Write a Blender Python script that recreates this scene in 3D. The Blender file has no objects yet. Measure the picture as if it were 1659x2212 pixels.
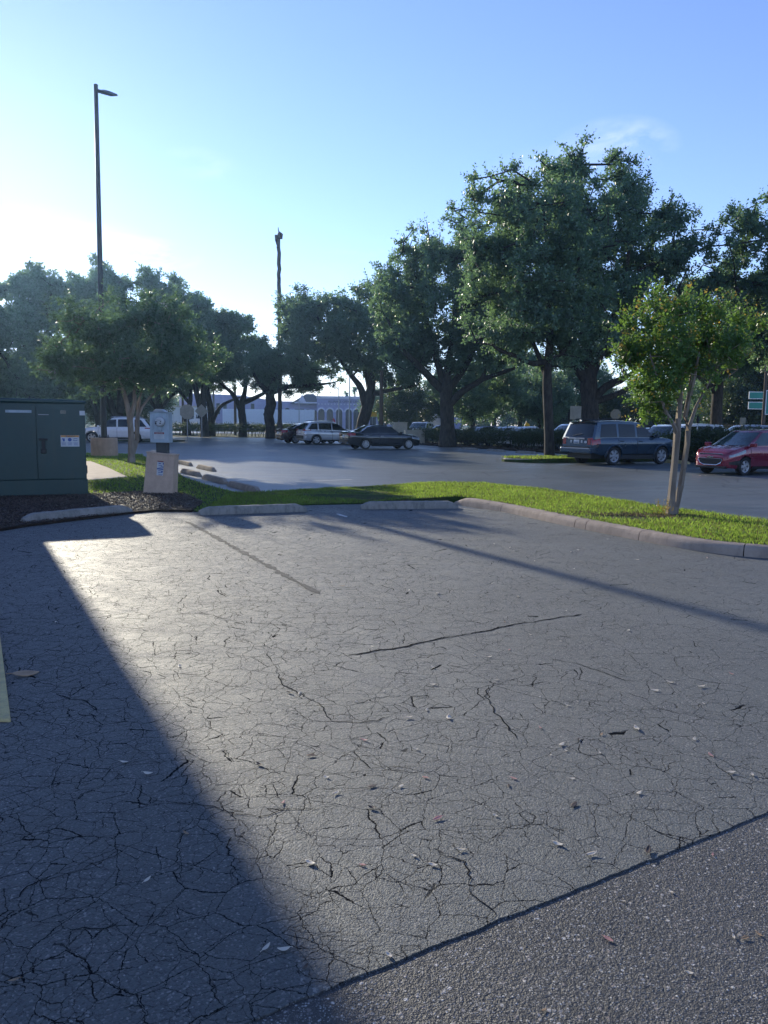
import bpy, bmesh, math, random
import numpy as np
from mathutils import Vector, Matrix
from mathutils.geometry import tessellate_polygon
R = math.radians
SC = bpy.context.scene
COL = SC.collection

# ------------------------------------------------------------------ camera
EYE = 1.55
FPX, CX, CY = 1661.0, 829.5, 1106.0          # measured on a 1659 x 2212 view of the photograph
PITCH, ROLL = math.atan((1106 - 915) / 1661.0), R(0.70)
F = Vector((0, math.cos(PITCH), -math.sin(PITCH)))
U0 = Vector((0, math.sin(PITCH), math.cos(PITCH)))
R0 = Vector((1, 0, 0))
CU = U0 * math.cos(ROLL) - R0 * math.sin(ROLL)
CR = R0 * math.cos(ROLL) + U0 * math.sin(ROLL)
cam = bpy.data.cameras.new('camera')
cam.sensor_fit = 'VERTICAL'; cam.sensor_height = 36.0
cam.lens = 36.0 * FPX / 2212.0
cam.clip_start = 0.05; cam.clip_end = 6000
cam_ob = bpy.data.objects.new('camera', cam)
M = Matrix.Identity(4)
for i in range(3):
    M[i][0] = CR[i]; M[i][1] = CU[i]; M[i][2] = -F[i]
M[2][3] = EYE
cam_ob.matrix_world = M
COL.objects.link(cam_ob); SC.camera = cam_ob

# ------------------------------------------------------------------ sky, sun, exposure
SUN_AZ, SUN_EL = R(-28.7), R(17.4)            # azimuth from +Y towards +X
SUN = Vector((math.sin(SUN_AZ) * math.cos(SUN_EL), math.cos(SUN_AZ) * math.cos(SUN_EL), math.sin(SUN_EL)))
W = bpy.data.worlds.new('World'); SC.world = W; W.use_nodes = True
nt = W.node_tree; nt.nodes.clear()
sky = nt.nodes.new('ShaderNodeTexSky'); sky.sky_type = 'NISHITA'; sky.sun_disc = False
sky.sun_elevation = SUN_EL; sky.sun_rotation = SUN_AZ
sky.air_density = 1.0; sky.dust_density = 0.05; sky.ozone_density = 3.0; sky.altitude = 0
bg = nt.nodes.new('ShaderNodeBackground'); bg.inputs[1].default_value = 0.090
wo = nt.nodes.new('ShaderNodeOutputWorld')
tc = nt.nodes.new('ShaderNodeTexCoord')
def cloud(direction, half, el_half, strength, scale, prev):
    """a thin wisp of cloud round a fixed compass direction of the sky"""
    az, el = direction
    d = Vector((math.sin(az) * math.cos(el), math.cos(az) * math.cos(el), math.sin(el)))
    side = Vector((math.cos(az), -math.sin(az), 0)); up = side.cross(d)
    def dot(v, k):
        n = nt.nodes.new('ShaderNodeVectorMath'); n.operation = 'DOT_PRODUCT'
        nt.links.new(tc.outputs['Generated'], n.inputs[0]); n.inputs[1].default_value = v
        m = nt.nodes.new('ShaderNodeMath'); m.operation = 'MULTIPLY'; m.inputs[1].default_value = 1 / k
        nt.links.new(n.outputs['Value'], m.inputs[0])
        p = nt.nodes.new('ShaderNodeMath'); p.operation = 'POWER'; p.inputs[1].default_value = 2
        a = nt.nodes.new('ShaderNodeMath'); a.operation = 'ABSOLUTE'
        nt.links.new(m.outputs[0], a.inputs[0]); nt.links.new(a.outputs[0], p.inputs[0])
        return p
    a, b = dot(side, half), dot(up, el_half)
    s = nt.nodes.new('ShaderNodeMath'); s.operation = 'ADD'
    nt.links.new(a.outputs[0], s.inputs[0]); nt.links.new(b.outputs[0], s.inputs[1])
    fr = nt.nodes.new('ShaderNodeVectorMath'); fr.operation = 'DOT_PRODUCT'
    nt.links.new(tc.outputs['Generated'], fr.inputs[0]); fr.inputs[1].default_value = d
    gt = nt.nodes.new('ShaderNodeMath'); gt.operation = 'GREATER_THAN'; gt.inputs[1].default_value = 0
    nt.links.new(fr.outputs['Value'], gt.inputs[0])
    mp = nt.nodes.new('ShaderNodeMapping'); mp.inputs['Scale'].default_value = (1, 1, 2.6)
    nt.links.new(tc.outputs['Generated'], mp.inputs[0])
    no = nt.nodes.new('ShaderNodeTexNoise'); no.inputs['Scale'].default_value = scale
    no.inputs['Detail'].default_value = 7; no.inputs['Roughness'].default_value = .6; no.inputs['Distortion'].default_value = .5
    nt.links.new(mp.outputs[0], no.inputs['Vector'])
    mk = nt.nodes.new('ShaderNodeMath'); mk.operation = 'SUBTRACT'; mk.inputs[0].default_value = 1; mk.use_clamp = True
    nt.links.new(s.outputs[0], mk.inputs[1])
    r = nt.nodes.new('ShaderNodeMapRange'); r.inputs[1].default_value = .42; r.inputs[2].default_value = .75
    r.inputs[4].default_value = strength
    nt.links.new(no.outputs['Fac'], r.inputs[0])
    m1 = nt.nodes.new('ShaderNodeMath'); m1.operation = 'MULTIPLY'
    nt.links.new(mk.outputs[0], m1.inputs[0]); nt.links.new(r.outputs[0], m1.inputs[1])
    m2 = nt.nodes.new('ShaderNodeMath'); m2.operation = 'MULTIPLY'
    nt.links.new(m1.outputs[0], m2.inputs[0]); nt.links.new(gt.outputs[0], m2.inputs[1])
    mx = nt.nodes.new('ShaderNodeMix'); mx.data_type = 'RGBA'
    nt.links.new(m2.outputs[0], mx.inputs['Factor']); nt.links.new(prev, mx.inputs['A'])
    mx.inputs['B'].default_value = (7.0, 7.2, 7.6, 1)
    return mx.outputs['Result']
hs = nt.nodes.new('ShaderNodeHueSaturation'); hs.inputs['Saturation'].default_value = 1.0
wb = nt.nodes.new('ShaderNodeMix'); wb.data_type = 'RGBA'; wb.blend_type = 'MULTIPLY'; wb.inputs['Factor'].default_value = 1
nt.links.new(sky.outputs[0], wb.inputs['A']); wb.inputs['B'].default_value = (1.0, .94, 1.16, 1)     # cool daylight white balance
nt.links.new(wb.outputs['Result'], hs.inputs['Color'])
def sky_dir(x, y):
    d = (F + CR * ((x - CX) / FPX) + CU * ((CY - y) / FPX)).normalized()
    return math.atan2(d.x, d.y), math.asin(d.z)
out = hs.outputs[0]
for (px, py, h, e, s, sc) in [(285, 545, .085, .022, 1.0, 9), (30, 590, .11, .05, .8, 7), (1325, 320, .075, .035, .42, 11),
                              (430, 355, .05, .02, .16, 12), (1240, 395, .12, .05, .2, 8), (600, 730, .12, .02, .7, 9),
                              (120, 520, .12, .04, .35, 8), (830, 570, .1, .03, .15, 9)]:
    out = cloud(sky_dir(px, py), h, e, s, sc, out)
nt.links.new(out, bg.inputs[0]); nt.links.new(bg.outputs[0], wo.inputs[0])

sl = bpy.data.lights.new('sun', 'SUN'); sl.energy = 2.5; sl.angle = R(.53); sl.color = (1, .92, .74)
so = bpy.data.objects.new('sun', sl); so.rotation_euler = SUN.to_track_quat('Z', 'Y').to_euler(); so.location = (-20, 30, 30)
COL.objects.link(so)
SC.view_settings.view_transform = 'Standard'; SC.view_settings.look = 'None'
SC.view_settings.exposure = 1.30; SC.view_settings.gamma = 1
SC.cycles.max_bounces = 8; SC.cycles.transparent_max_bounces = 8
SC.cycles.sample_clamp_indirect = 6

# ------------------------------------------------------------------ measuring helpers
def ray(x, y):
    return F + CR * ((x - CX) / FPX) + CU * ((CY - y) / FPX)
def G(x, y, z=0.0):
    d = ray(x, y); t = (z - EYE) / d.z
    return Vector((d.x * t, d.y * t, z))
def P(x, y, Y):
    d = ray(x, y); t = Y / d.y
    return Vector((d.x * t, Y, EYE + d.z * t))
EX, EY_ = Vector((.875, .485, 0)).normalized(), Vector((-.485, .875, 0)).normalized()   # along a parking stall / along the row

# ------------------------------------------------------------------ scene helpers
def tag(o, label=None, cat=None, group=None, kind=None):
    if label: o['label'] = label
    if cat: o['category'] = cat
    if group: o['group'] = group
    if kind: o['kind'] = kind
    return o
def empty(name, loc, label, cat, rz=0, group=None):
    o = bpy.data.objects.new(name, None); COL.objects.link(o)
    o.empty_display_size = .2
    o.location = loc; o.rotation_euler = (0, 0, rz)
    return tag(o, label, cat, group)
def link(name, me, mats, parent=None, smooth=False, bevel=0):
    o = bpy.data.objects.new(name, me); COL.objects.link(o)
    for m in (mats if isinstance(mats, (list, tuple)) else [mats]): me.materials.append(m)
    if parent: o.parent = parent
    if smooth:
        me.polygons.foreach_set('use_smooth', [True] * len(me.polygons))
    if bevel:
        b = o.modifiers.new('bevel', 'BEVEL'); b.width = bevel; b.segments = 2; b.limit_method = 'ANGLE'
    return o
def copy_tree(o, parent=None):
    c = o.copy(); COL.objects.link(c); c.parent = parent
    for ch in [x for x in bpy.data.objects if x.parent == o]: copy_tree(ch, c)
    return c
class MB:
    def __init__(s): s.v, s.f = [], []
    def add(s, v, f):
        n = len(s.v); s.v += [tuple(q) for q in v]; s.f += [tuple(i + n for i in q) for q in f]; return s
    def box(s, c, d, rz=0, M=None):
        x, y, z = d[0] / 2, d[1] / 2, d[2] / 2
        vs = [Vector(q) for q in [(-x, -y, -z), (x, -y, -z), (x, y, -z), (-x, y, -z), (-x, -y, z), (x, -y, z), (x, y, z), (-x, y, z)]]
        m = M or Matrix.Rotation(rz, 3, 'Z')
        return s.add([m @ q + Vector(c) for q in vs], [(3, 2, 1, 0), (4, 5, 6, 7), (0, 1, 5, 4), (1, 2, 6, 5), (2, 3, 7, 6), (3, 0, 4, 7)])
    def tube(s, pts, rad, n=8, caps=True):
        pts = [Vector(p) for p in pts]
        if not isinstance(rad, (list, tuple)): rad = [rad] * len(pts)
        vs, fs = [], []; up = Vector((.13, .21, 1)).normalized()
        for i, p in enumerate(pts):
            t = (pts[min(i + 1, len(pts) - 1)] - pts[max(i - 1, 0)]).normalized()
            a = t.cross(up)
            if a.length < .05: a = t.cross(Vector((1, 0, 0)))
            a.normalize(); b = t.cross(a).normalized()
            for k in range(n):
                w = 2 * math.pi * k / n
                vs.append(p + (a * math.cos(w) + b * math.sin(w)) * rad[i])
        for i in range(len(pts) - 1):
            for k in range(n):
                q = (k + 1) % n
                fs.append((i * n + k, i * n + q, (i + 1) * n + q, (i + 1) * n + k))
        if caps:
            fs.append(tuple(range(n - 1, -1, -1))); fs.append(tuple((len(pts) - 1) * n + k for k in range(n)))
        return s.add(vs, fs)
    def lathe(s, prof, n=24, c=(0, 0, 0), axis='z', caps=True):
        vs, fs = [], []
        for (r, h) in prof:
            for k in range(n):
                w = 2 * math.pi * k / n
                q = (r * math.cos(w), r * math.sin(w), h)
                if axis == 'y': q = (q[0], q[2], q[1])
                if axis == 'x': q = (q[2], q[0], q[1])
                vs.append(Vector(q) + Vector(c))
        for i in range(len(prof) - 1):
            for k in range(n):
                q = (k + 1) % n
                fs.append((i * n + k, i * n + q, (i + 1) * n + q, (i + 1) * n + k))
        if caps: fs.append(tuple(range(n - 1, -1, -1))); fs.append(tuple((len(prof) - 1) * n + k for k in range(n)))
        return s.add(vs, fs)
    def prism(s, poly, a0, a1, plane='xy', c=(0, 0, 0)):
        """poly in a plane, extruded from a0 to a1 along the third axis"""
        n = len(poly)
        def q(p, h):
            v = (p[0], p[1], h) if plane == 'xy' else ((p[0], h, p[1]) if plane == 'xz' else (h, p[0], p[1]))
            return Vector(v) + Vector(c)
        vs = [q(p, a0) for p in poly] + [q(p, a1) for p in poly]
        tr = tessellate_polygon([[Vector((p[0], p[1], 0)) for p in poly]])
        fs = [tuple(t) for t in tr] + [tuple(i + n for i in t) for t in tr]
        fs += [(i, (i + 1) % n, (i + 1) % n + n, i + n) for i in range(n)]
        return s.add(vs, fs)
    def grid(s, fn, nu, nv):
        vs = [fn(i / nu, j / nv) for i in range(nu + 1) for j in range(nv + 1)]
        fs = [(i * (nv + 1) + j, (i + 1) * (nv + 1) + j, (i + 1) * (nv + 1) + j + 1, i * (nv + 1) + j + 1) for i in range(nu) for j in range(nv)]
        return s.add(vs, fs)
    def build(s, name, mat, parent=None, smooth=False, bevel=0, fix=True):
        me = bpy.data.meshes.new(name); me.from_pydata(s.v, [], s.f)
        if fix:
            bm = bmesh.new(); bm.from_mesh(me); bmesh.ops.recalc_face_normals(bm, faces=bm.faces); bm.to_mesh(me); bm.free()
        me.update()
        o = link(name, me, mat, parent, False, bevel)
        if smooth:
            me.polygons.foreach_set('use_smooth', [True] * len(me.polygons))
            try: me.set_sharp_from_angle(angle=R(38))
            except Exception: pass
        return o
def text(name, body, size, mat, parent, loc, rot=(R(90), 0, 0), depth=.004, align='CENTER'):
    c = bpy.data.curves.new(name, 'FONT'); c.body = body; c.size = size; c.extrude = depth
    c.align_x = align; c.align_y = 'CENTER'; c.resolution_u = 3
    o = bpy.data.objects.new(name, c); COL.objects.link(o); c.materials.append(mat)
    me = bpy.data.meshes.new_from_object(o); bpy.data.objects.remove(o)
    o = bpy.data.objects.new(name, me); COL.objects.link(o)
    if not me.materials: me.materials.append(mat)
    o.parent = parent; o.location = loc; o.rotation_euler = rot
    return o

# ------------------------------------------------------------------ materials
class NT:
    def __init__(s, name):
        s.m = bpy.data.materials.new(name); s.m.use_nodes = True; s.t = s.m.node_tree; s.t.nodes.clear()
        s.o = s.t.nodes.new('ShaderNodeOutputMaterial')
    def n(s, typ, **k):
        x = s.t.nodes.new('ShaderNode' + typ)
        for a, b in k.items():
            if hasattr(x, a) and a not in x.inputs: setattr(x, a, b)
        return x
    def set(s, node, **k):
        for a, b in k.items():
            inp = node.inputs[a.replace('_', ' ')]
            if hasattr(b, 'is_output') or isinstance(b, bpy.types.NodeSocket): s.t.links.new(b, inp)
            else: inp.default_value = b
        return node
    def math(s, op, a, b=None, clamp=False):
        x = s.n('Math', operation=op); x.use_clamp = clamp
        for i, q in enumerate((a, b)):
            if q is None: continue
            if isinstance(q, bpy.types.NodeSocket): s.t.links.new(q, x.inputs[i])
            else: x.inputs[i].default_value = q
        return x.outputs[0]
    def mix(s, f, a, b, blend='MIX'):
        x = s.n('Mix', data_type='RGBA', blend_type=blend)
        for k, q in (('Factor', f), ('A', a), ('B', b)):
            i = [z for z in x.inputs if z.name == k and (z.type == ('VALUE' if k == 'Factor' else 'RGBA'))][0]
            if isinstance(q, bpy.types.NodeSocket): s.t.links.new(q, i)
            else: i.default_value = q if k == 'Factor' else tuple(q) + ((1,) if len(q) == 3 else ())
        return [z for z in x.outputs if z.type == 'RGBA'][0]
    def rng(s, v, a, b, c=0., d=1., smooth=False):
        x = s.n('MapRange'); x.interpolation_type = 'SMOOTHSTEP' if smooth else 'LINEAR'; x.clamp = True
        s.t.links.new(v, x.inputs[0])
        for i, q in enumerate((a, b, c, d)): x.inputs[i + 1].default_value = q
        return x.outputs[0]
    def noise(s, vec, scale, detail=3, rough=.55, dist=0):
        x = s.n('TexNoise'); s.t.links.new(vec, x.inputs['Vector'])
        x.inputs['Scale'].default_value = scale; x.inputs['Detail'].default_value = detail
        x.inputs['Roughness'].default_value = rough; x.inputs['Distortion'].default_value = dist
        return x
    def voro(s, vec, scale, feature='F1', rand=1.):
        x = s.n('TexVoronoi', feature=feature); s.t.links.new(vec, x.inputs['Vector'])
        x.inputs['Scale'].default_value = scale; x.inputs['Randomness'].default_value = rand
        return x
    def map(s, vec, scale=(1, 1, 1), rot=(0, 0, 0)):
        x = s.n('Mapping'); s.t.links.new(vec, x.inputs[0]); x.inputs['Scale'].default_value = scale; x.inputs['Rotation'].default_value = rot
        return x.outputs[0]
    def bump(s, h, strength=1., dist=.01, prev=None):
        x = s.n('Bump'); s.t.links.new(h, x.inputs['Height']); x.inputs['Strength'].default_value = strength
        x.inputs['Distance'].default_value = dist
        if prev is not None: s.t.links.new(prev, x.inputs['Normal'])
        return x.outputs[0]
    def princ(s, **k):
        x = s.n('BsdfPrincipled'); s.set(x, **k); return x
    def out(s, sh):
        s.t.links.new(sh, s.o.inputs['Surface']); return s.m
def rgb(*c): return tuple(c) + (1,)
def basic(name, col, rough=.5, metal=0., var=.12, scale=6., bump=0., bscale=80., spec=.5, coat=0., dirt=None, coords='Object'):
    t = NT(name); c = t.n('TexCoord').outputs[coords]
    n1 = t.noise(c, scale, 5)
    f = t.rng(n1.outputs['Fac'], .3, .7)
    lo = tuple(q * (1 - var) for q in col); hi = tuple(min(1, q * (1 + var)) for q in col)
    cc = t.mix(f, lo, hi)
    if dirt:
        n2 = t.noise(t.map(c, (3, 3, .5)), 3., 6, .65)
        cc = t.mix(t.rng(n2.outputs['Fac'], .5, .75, 0, dirt[1]), cc, dirt[0])
    p = t.princ(Base_Color=cc, Roughness=rough, Metallic=metal, Specular_IOR_Level=spec, Coat_Weight=coat, Coat_Roughness=.04)
    if bump:
        t.set(p, Normal=t.bump(t.noise(c, bscale, 4).outputs['Fac'], 1., bump))
    return t.out(p.outputs[0])
def emit_free(name, col, rough=.6): return basic(name, col, rough, var=.04)
def leafmat(name, col, trans, var=.35, rough=.42, mixf=.38, spec=.35):
    t = NT(name); g = t.n('NewGeometry')
    r = t.math('ADD', t.math('MULTIPLY', g.outputs['Random Per Island'], .6), t.math('MULTIPLY', t.rng(t.noise(t.n('TexCoord').outputs['Object'], .9, 3, .6).outputs['Fac'], .34, .66), .4))
    c = t.mix(r, tuple(q * (1 - var) for q in col), tuple(q * (1 + var) for q in col))
    ct = t.mix(r, tuple(q * (1 - var) for q in trans), tuple(q * (1 + var) for q in trans))
    p = t.princ(Base_Color=c, Roughness=rough, Specular_IOR_Level=spec)
    tr = t.n('BsdfTranslucent'); t.set(tr, Color=ct)
    m = t.n('MixShader'); m.inputs[0].default_value = mixf
    t.t.links.new(p.outputs[0], m.inputs[1]); t.t.links.new(tr.outputs[0], m.inputs[2])
    return t.out(m.outputs[0])
def asphalt_sealed():
    t = NT('sealed_asphalt'); pos = t.n('NewGeometry').outputs['Position']
    flat = t.map(pos, (1, 1, 0))
    def warp(src, node, amt):
        x = t.n('VectorMath'); x.operation = 'MULTIPLY_ADD'
        s0 = t.n('VectorMath'); s0.operation = 'SUBTRACT'; t.t.links.new(node.outputs['Color'], s0.inputs[0]); s0.inputs[1].default_value = (.5, .5, .5)
        t.t.links.new(s0.outputs[0], x.inputs[0]); x.inputs[1].default_value = (amt, amt, 0); t.t.links.new(src, x.inputs[2])
        return x.outputs[0]
    wp = warp(warp(flat, t.noise(flat, 12., 6, .7), .055), t.noise(flat, 1.3, 3), .24)
    e = [t.voro(wp, sc, 'DISTANCE_TO_EDGE', .86).outputs['Distance'] for sc in (1.5, 4.35, 8.6, 17.)]
    ms = [t.noise(flat, sc, 4).outputs['Fac'] for sc in (.7, 1.2, 1.9, 3.1)]
    wv = t.rng(t.noise(flat, 14., 3).outputs['Fac'], .3, .7, .5, 1.25)                      # the width wanders along a crack
    xy = t.n('SeparateXYZ'); t.t.links.new(pos, xy.inputs[0])
    age = t.rng(t.math('ADD', xy.outputs[0], t.math('MULTIPLY', t.noise(flat, .5, 3).outputs['Fac'], 2.)), -1.2, 3.2, .17, -.05)   # the older side by the building is more broken up
    def crack(e, w, mask):
        d = t.math('DIVIDE', e, t.math('MAXIMUM', t.math('MULTIPLY', t.math('MULTIPLY', mask, w), wv), .0004))
        return t.math('MULTIPLY', t.rng(d, .45, 1., 1, 0), t.rng(mask, .04, .14, 0, 1))
    def mk(k, a, b, lo): return t.rng(t.math('ADD', ms[k], age), a, b, lo, 1)
    c1 = crack(e[1], .0092, mk(1, .34, .60, .12)); c2 = crack(e[2], .0125, mk(2, .36, .60, .05)); c3 = crack(e[3], .020, mk(3, .44, .70, 0.))
    ck = t.math('MAXIMUM', c1, t.math('MAXIMUM', c2, t.math('MULTIPLY', c3, .8)))
    big = t.noise(flat, .35, 5, .6).outputs['Fac']; mid = t.noise(flat, 3.5, 6, .65).outputs['Fac']
    col = t.mix(t.rng(big, .35, .65), rgb(.064, .074, .077), rgb(.102, .114, .117))
    col = t.mix(t.rng(mid, .5, .72, 0, .55), col, rgb(.138, .143, .146))
    blot = t.noise(flat, 1.15, 5, .7).outputs['Fac']
    col = t.mix(t.rng(blot, .60, .74, 0, .6), col, rgb(.055, .060, .067))                   # oil and damp stains
    scr = t.noise(t.map(flat, (.5, 6.5, 1), (0, 0, R(-24))), 2.0, 6, .75).outputs['Fac']
    scr2 = t.noise(t.map(flat, (.35, 9., 1), (0, 0, R(12))), 1.6, 6, .75).outputs['Fac']
    zone = t.rng(t.noise(flat, .28, 2).outputs['Fac'], .42, .58)
    col = t.mix(t.math('MULTIPLY', t.math('MAXIMUM', t.rng(scr, .60, .74), t.rng(scr2, .62, .76)), t.math('MULTIPLY', zone, .65)), col, rgb(.27, .265, .25))   # tyre scuffs
    v = t.voro(flat, 150.); sp = t.n('SeparateColor'); t.t.links.new(v.outputs['Color'], sp.inputs[0])
    col = t.mix(t.math('MULTIPLY', t.rng(sp.outputs[0], .80, .86), t.rng(mid, .35, .7, .25, .9)), col, t.mix(sp.outputs[1], rgb(.12, .115, .11), rgb(.36, .35, .33)))
    col = t.mix(t.rng(sp.outputs[2], .70, .82, 0, .6), col, rgb(.045, .045, .048))
    pit = t.noise(flat, 42., 4, .75).outputs['Fac']; col = t.mix(t.rng(pit, .56, .70, 0, .55), col, rgb(.05, .05, .053))
    col = t.mix(t.math('MULTIPLY', ck, .95), col, rgb(.011, .012, .014))
    g1 = t.noise(flat, 240., 2, .6).outputs['Fac']; g2 = t.noise(flat, 75., 5, .7).outputs['Fac']; g3 = t.noise(flat, 5., 3).outputs['Fac']
    h = t.math('ADD', t.math('MULTIPLY', g1, .8), t.math('ADD', t.math('MULTIPLY', g2, 1.5), t.math('ADD', t.math('MULTIPLY', g3, 1.6), t.math('MULTIPLY', v.outputs['Distance'], -.6))))
    h = t.math('SUBTRACT', h, t.math('MULTIPLY', ck, 1.1))
    nb = t.bump(h, 1., .0078)
    p = t.princ(Base_Color=col, Roughness=t.rng(mid, .3, .7, .50, .66), Specular_IOR_Level=t.math('SUBTRACT', .55, t.math('MULTIPLY', ck, .55)), Normal=nb)
    return t.out(p.outputs[0])
def asphalt_rough():
    t = NT('aggregate_asphalt'); pos = t.n('NewGeometry').outputs['Position']; flat = t.map(pos, (1, 1, 0))
    col = t.mix(t.rng(t.noise(flat, 1.1, 6, .65).outputs['Fac'], .35, .65), rgb(.036, .035, .035), rgb(.072, .068, .065))
    hh = None
    for sc, lo, hi, th in ((210., rgb(.09, .088, .087), rgb(.40, .39, .37), .50), (120., rgb(.11, .10, .098), rgb(.50, .48, .46), .66), (66., rgb(.15, .125, .12), rgb(.55, .52, .49), .88)):
        v = t.voro(flat, sc); sp = t.n('SeparateColor'); t.t.links.new(v.outputs['Color'], sp.inputs[0])
        col = t.mix(t.math('MULTIPLY', t.rng(v.outputs['Distance'], .28, .5, 1, 0), t.rng(sp.outputs[0], th, th + .04)), col, t.mix(t.math('POWER', sp.outputs[1], 2.2), lo, hi))
        q = t.math('MULTIPLY', t.math('MULTIPLY', v.outputs['Distance'], -.55), t.rng(sp.outputs[2], 0, 1, .4, 1.2)); hh = q if hh is None else t.math('ADD', hh, q)
    h = t.math('ADD', hh, t.math('MULTIPLY', t.noise(flat, 30., 4, .7).outputs['Fac'], .8))
    p = t.princ(Base_Color=col, Roughness=.6, Specular_IOR_Level=.4, Normal=t.bump(h, 1., .0065))
    return t.out(p.outputs[0])
def asphalt_far():
    t = NT('worn_asphalt'); pos = t.n('NewGeometry').outputs['Position']; flat = t.map(pos, (1, 1, 0))
    a = t.noise(flat, .12, 4).outputs['Fac']; b = t.noise(t.map(flat, (.25, 1.6, 1), (0, 0, R(-61))), .9, 6, .7).outputs['Fac']
    col = t.mix(t.rng(a, .35, .65), rgb(.066, .075, .077), rgb(.108, .118, .120))
    col = t.mix(t.rng(b, .5, .72, 0, .55), col, rgb(.16, .164, .168))
    st = t.noise(flat, .55, 4).outputs['Fac']
    col = t.mix(t.rng(st, .62, .75, 0, .6), col, rgb(.022, .022, .024))
    e = t.voro(t.map(flat, (1, 1, 1)), .55, 'DISTANCE_TO_EDGE').outputs['Distance']
    col = t.mix(t.math('MULTIPLY', t.rng(e, .006, .018, .7, 0), t.rng(a, .45, .55)), col, rgb(.012, .012, .013))
    h = t.math('ADD', t.noise(flat, 30., 4, .6).outputs['Fac'], t.math('MULTIPLY', t.noise(flat, 100., 2).outputs['Fac'], .5))
    p = t.princ(Base_Color=col, Roughness=t.rng(b, .3, .7, .34, .52), Specular_IOR_Level=.7, Normal=t.bump(h, 1., .009))
    return t.out(p.outputs[0])
def groundmat(name, a, b, c, scale=4.):
    t = NT(name); pos = t.n('NewGeometry').outputs['Position']
    n = t.noise(pos, scale, 6, .65).outputs['Fac']; n2 = t.noise(pos, scale * .15, 4).outputs['Fac']
    col = t.mix(t.rng(n, .35, .65), a, b); col = t.mix(t.rng(n2, .45, .7, 0, .7), col, c)
    p = t.princ(Base_Color=col, Roughness=.9, Specular_IOR_Level=.1, Normal=t.bump(t.noise(pos, 40., 4).outputs['Fac'], 1., .02))
    return t.out(p.outputs[0])
def concrete(name, col, stain, amt=.7, scale=3.):
    t = NT(name); pos = t.n('NewGeometry').outputs['Position']
    n = t.noise(pos, scale, 7, .65).outputs['Fac']; n2 = t.noise(t.map(pos, (1, 1, .35)), scale * 2.3, 6, .7).outputs['Fac']; n3 = t.noise(pos, 55., 3).outputs['Fac']
    c = t.mix(t.rng(n, .3, .7), tuple(q * .85 for q in col), tuple(q * 1.12 for q in col))
    c = t.mix(t.rng(n2, .46, .72, 0, amt), c, stain)
    c = t.mix(t.rng(n3, .6, .72, 0, .35), c, tuple(q * .45 for q in col))
    p = t.princ(Base_Color=c, Roughness=.85, Specular_IOR_Level=.25, Normal=t.bump(t.noise(pos, 70., 4, .6).outputs['Fac'], 1., .006))
    return t.out(p.outputs[0])
def bark(name, a, b, scale=9., dist=.03, sz=.3):
    t = NT(name); c = t.n('TexCoord').outputs['Object']
    n = t.noise(t.map(c, (1, 1, sz)), scale, 7, .68, .4).outputs['Fac']
    col = t.mix(t.rng(n, .35, .65), a, b)
    p = t.princ(Base_Color=col, Roughness=.85, Specular_IOR_Level=.2, Normal=t.bump(n, 1., dist))
    return t.out(p.outputs[0])
def paint(name, col, metal=.35, rough=.28):
    t = NT(name); c = t.n('TexCoord').outputs['Object']
    n = t.noise(c, 2.5, 4).outputs['Fac']
    p = t.princ(Base_Color=t.mix(t.rng(n, .3, .7), tuple(q * .93 for q in col), tuple(q * 1.05 for q in col)), Metallic=metal,
                Roughness=t.rng(n, .3, .7, rough * .85, rough * 1.2), Coat_Weight=1., Coat_Roughness=.04)
    return t.out(p.outputs[0])
def striped(name, a, b, scale, axis=0, width=.12, rough=.5):
    t = NT(name); c = t.n('TexCoord').outputs['Object']
    s = t.n('SeparateXYZ'); t.t.links.new(c, s.inputs[0])
    f = t.math('FRACT', t.math('MULTIPLY', s.outputs[axis], scale))
    n = t.noise(c, 3., 4).outputs['Fac']
    col = t.mix(t.rng(f, width * .8, width, 1, 0), t.mix(t.rng(n, .3, .7), tuple(q * .92 for q in a), a), b)
    p = t.princ(Base_Color=col, Roughness=rough)
    return t.out(p.outputs[0])

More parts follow.
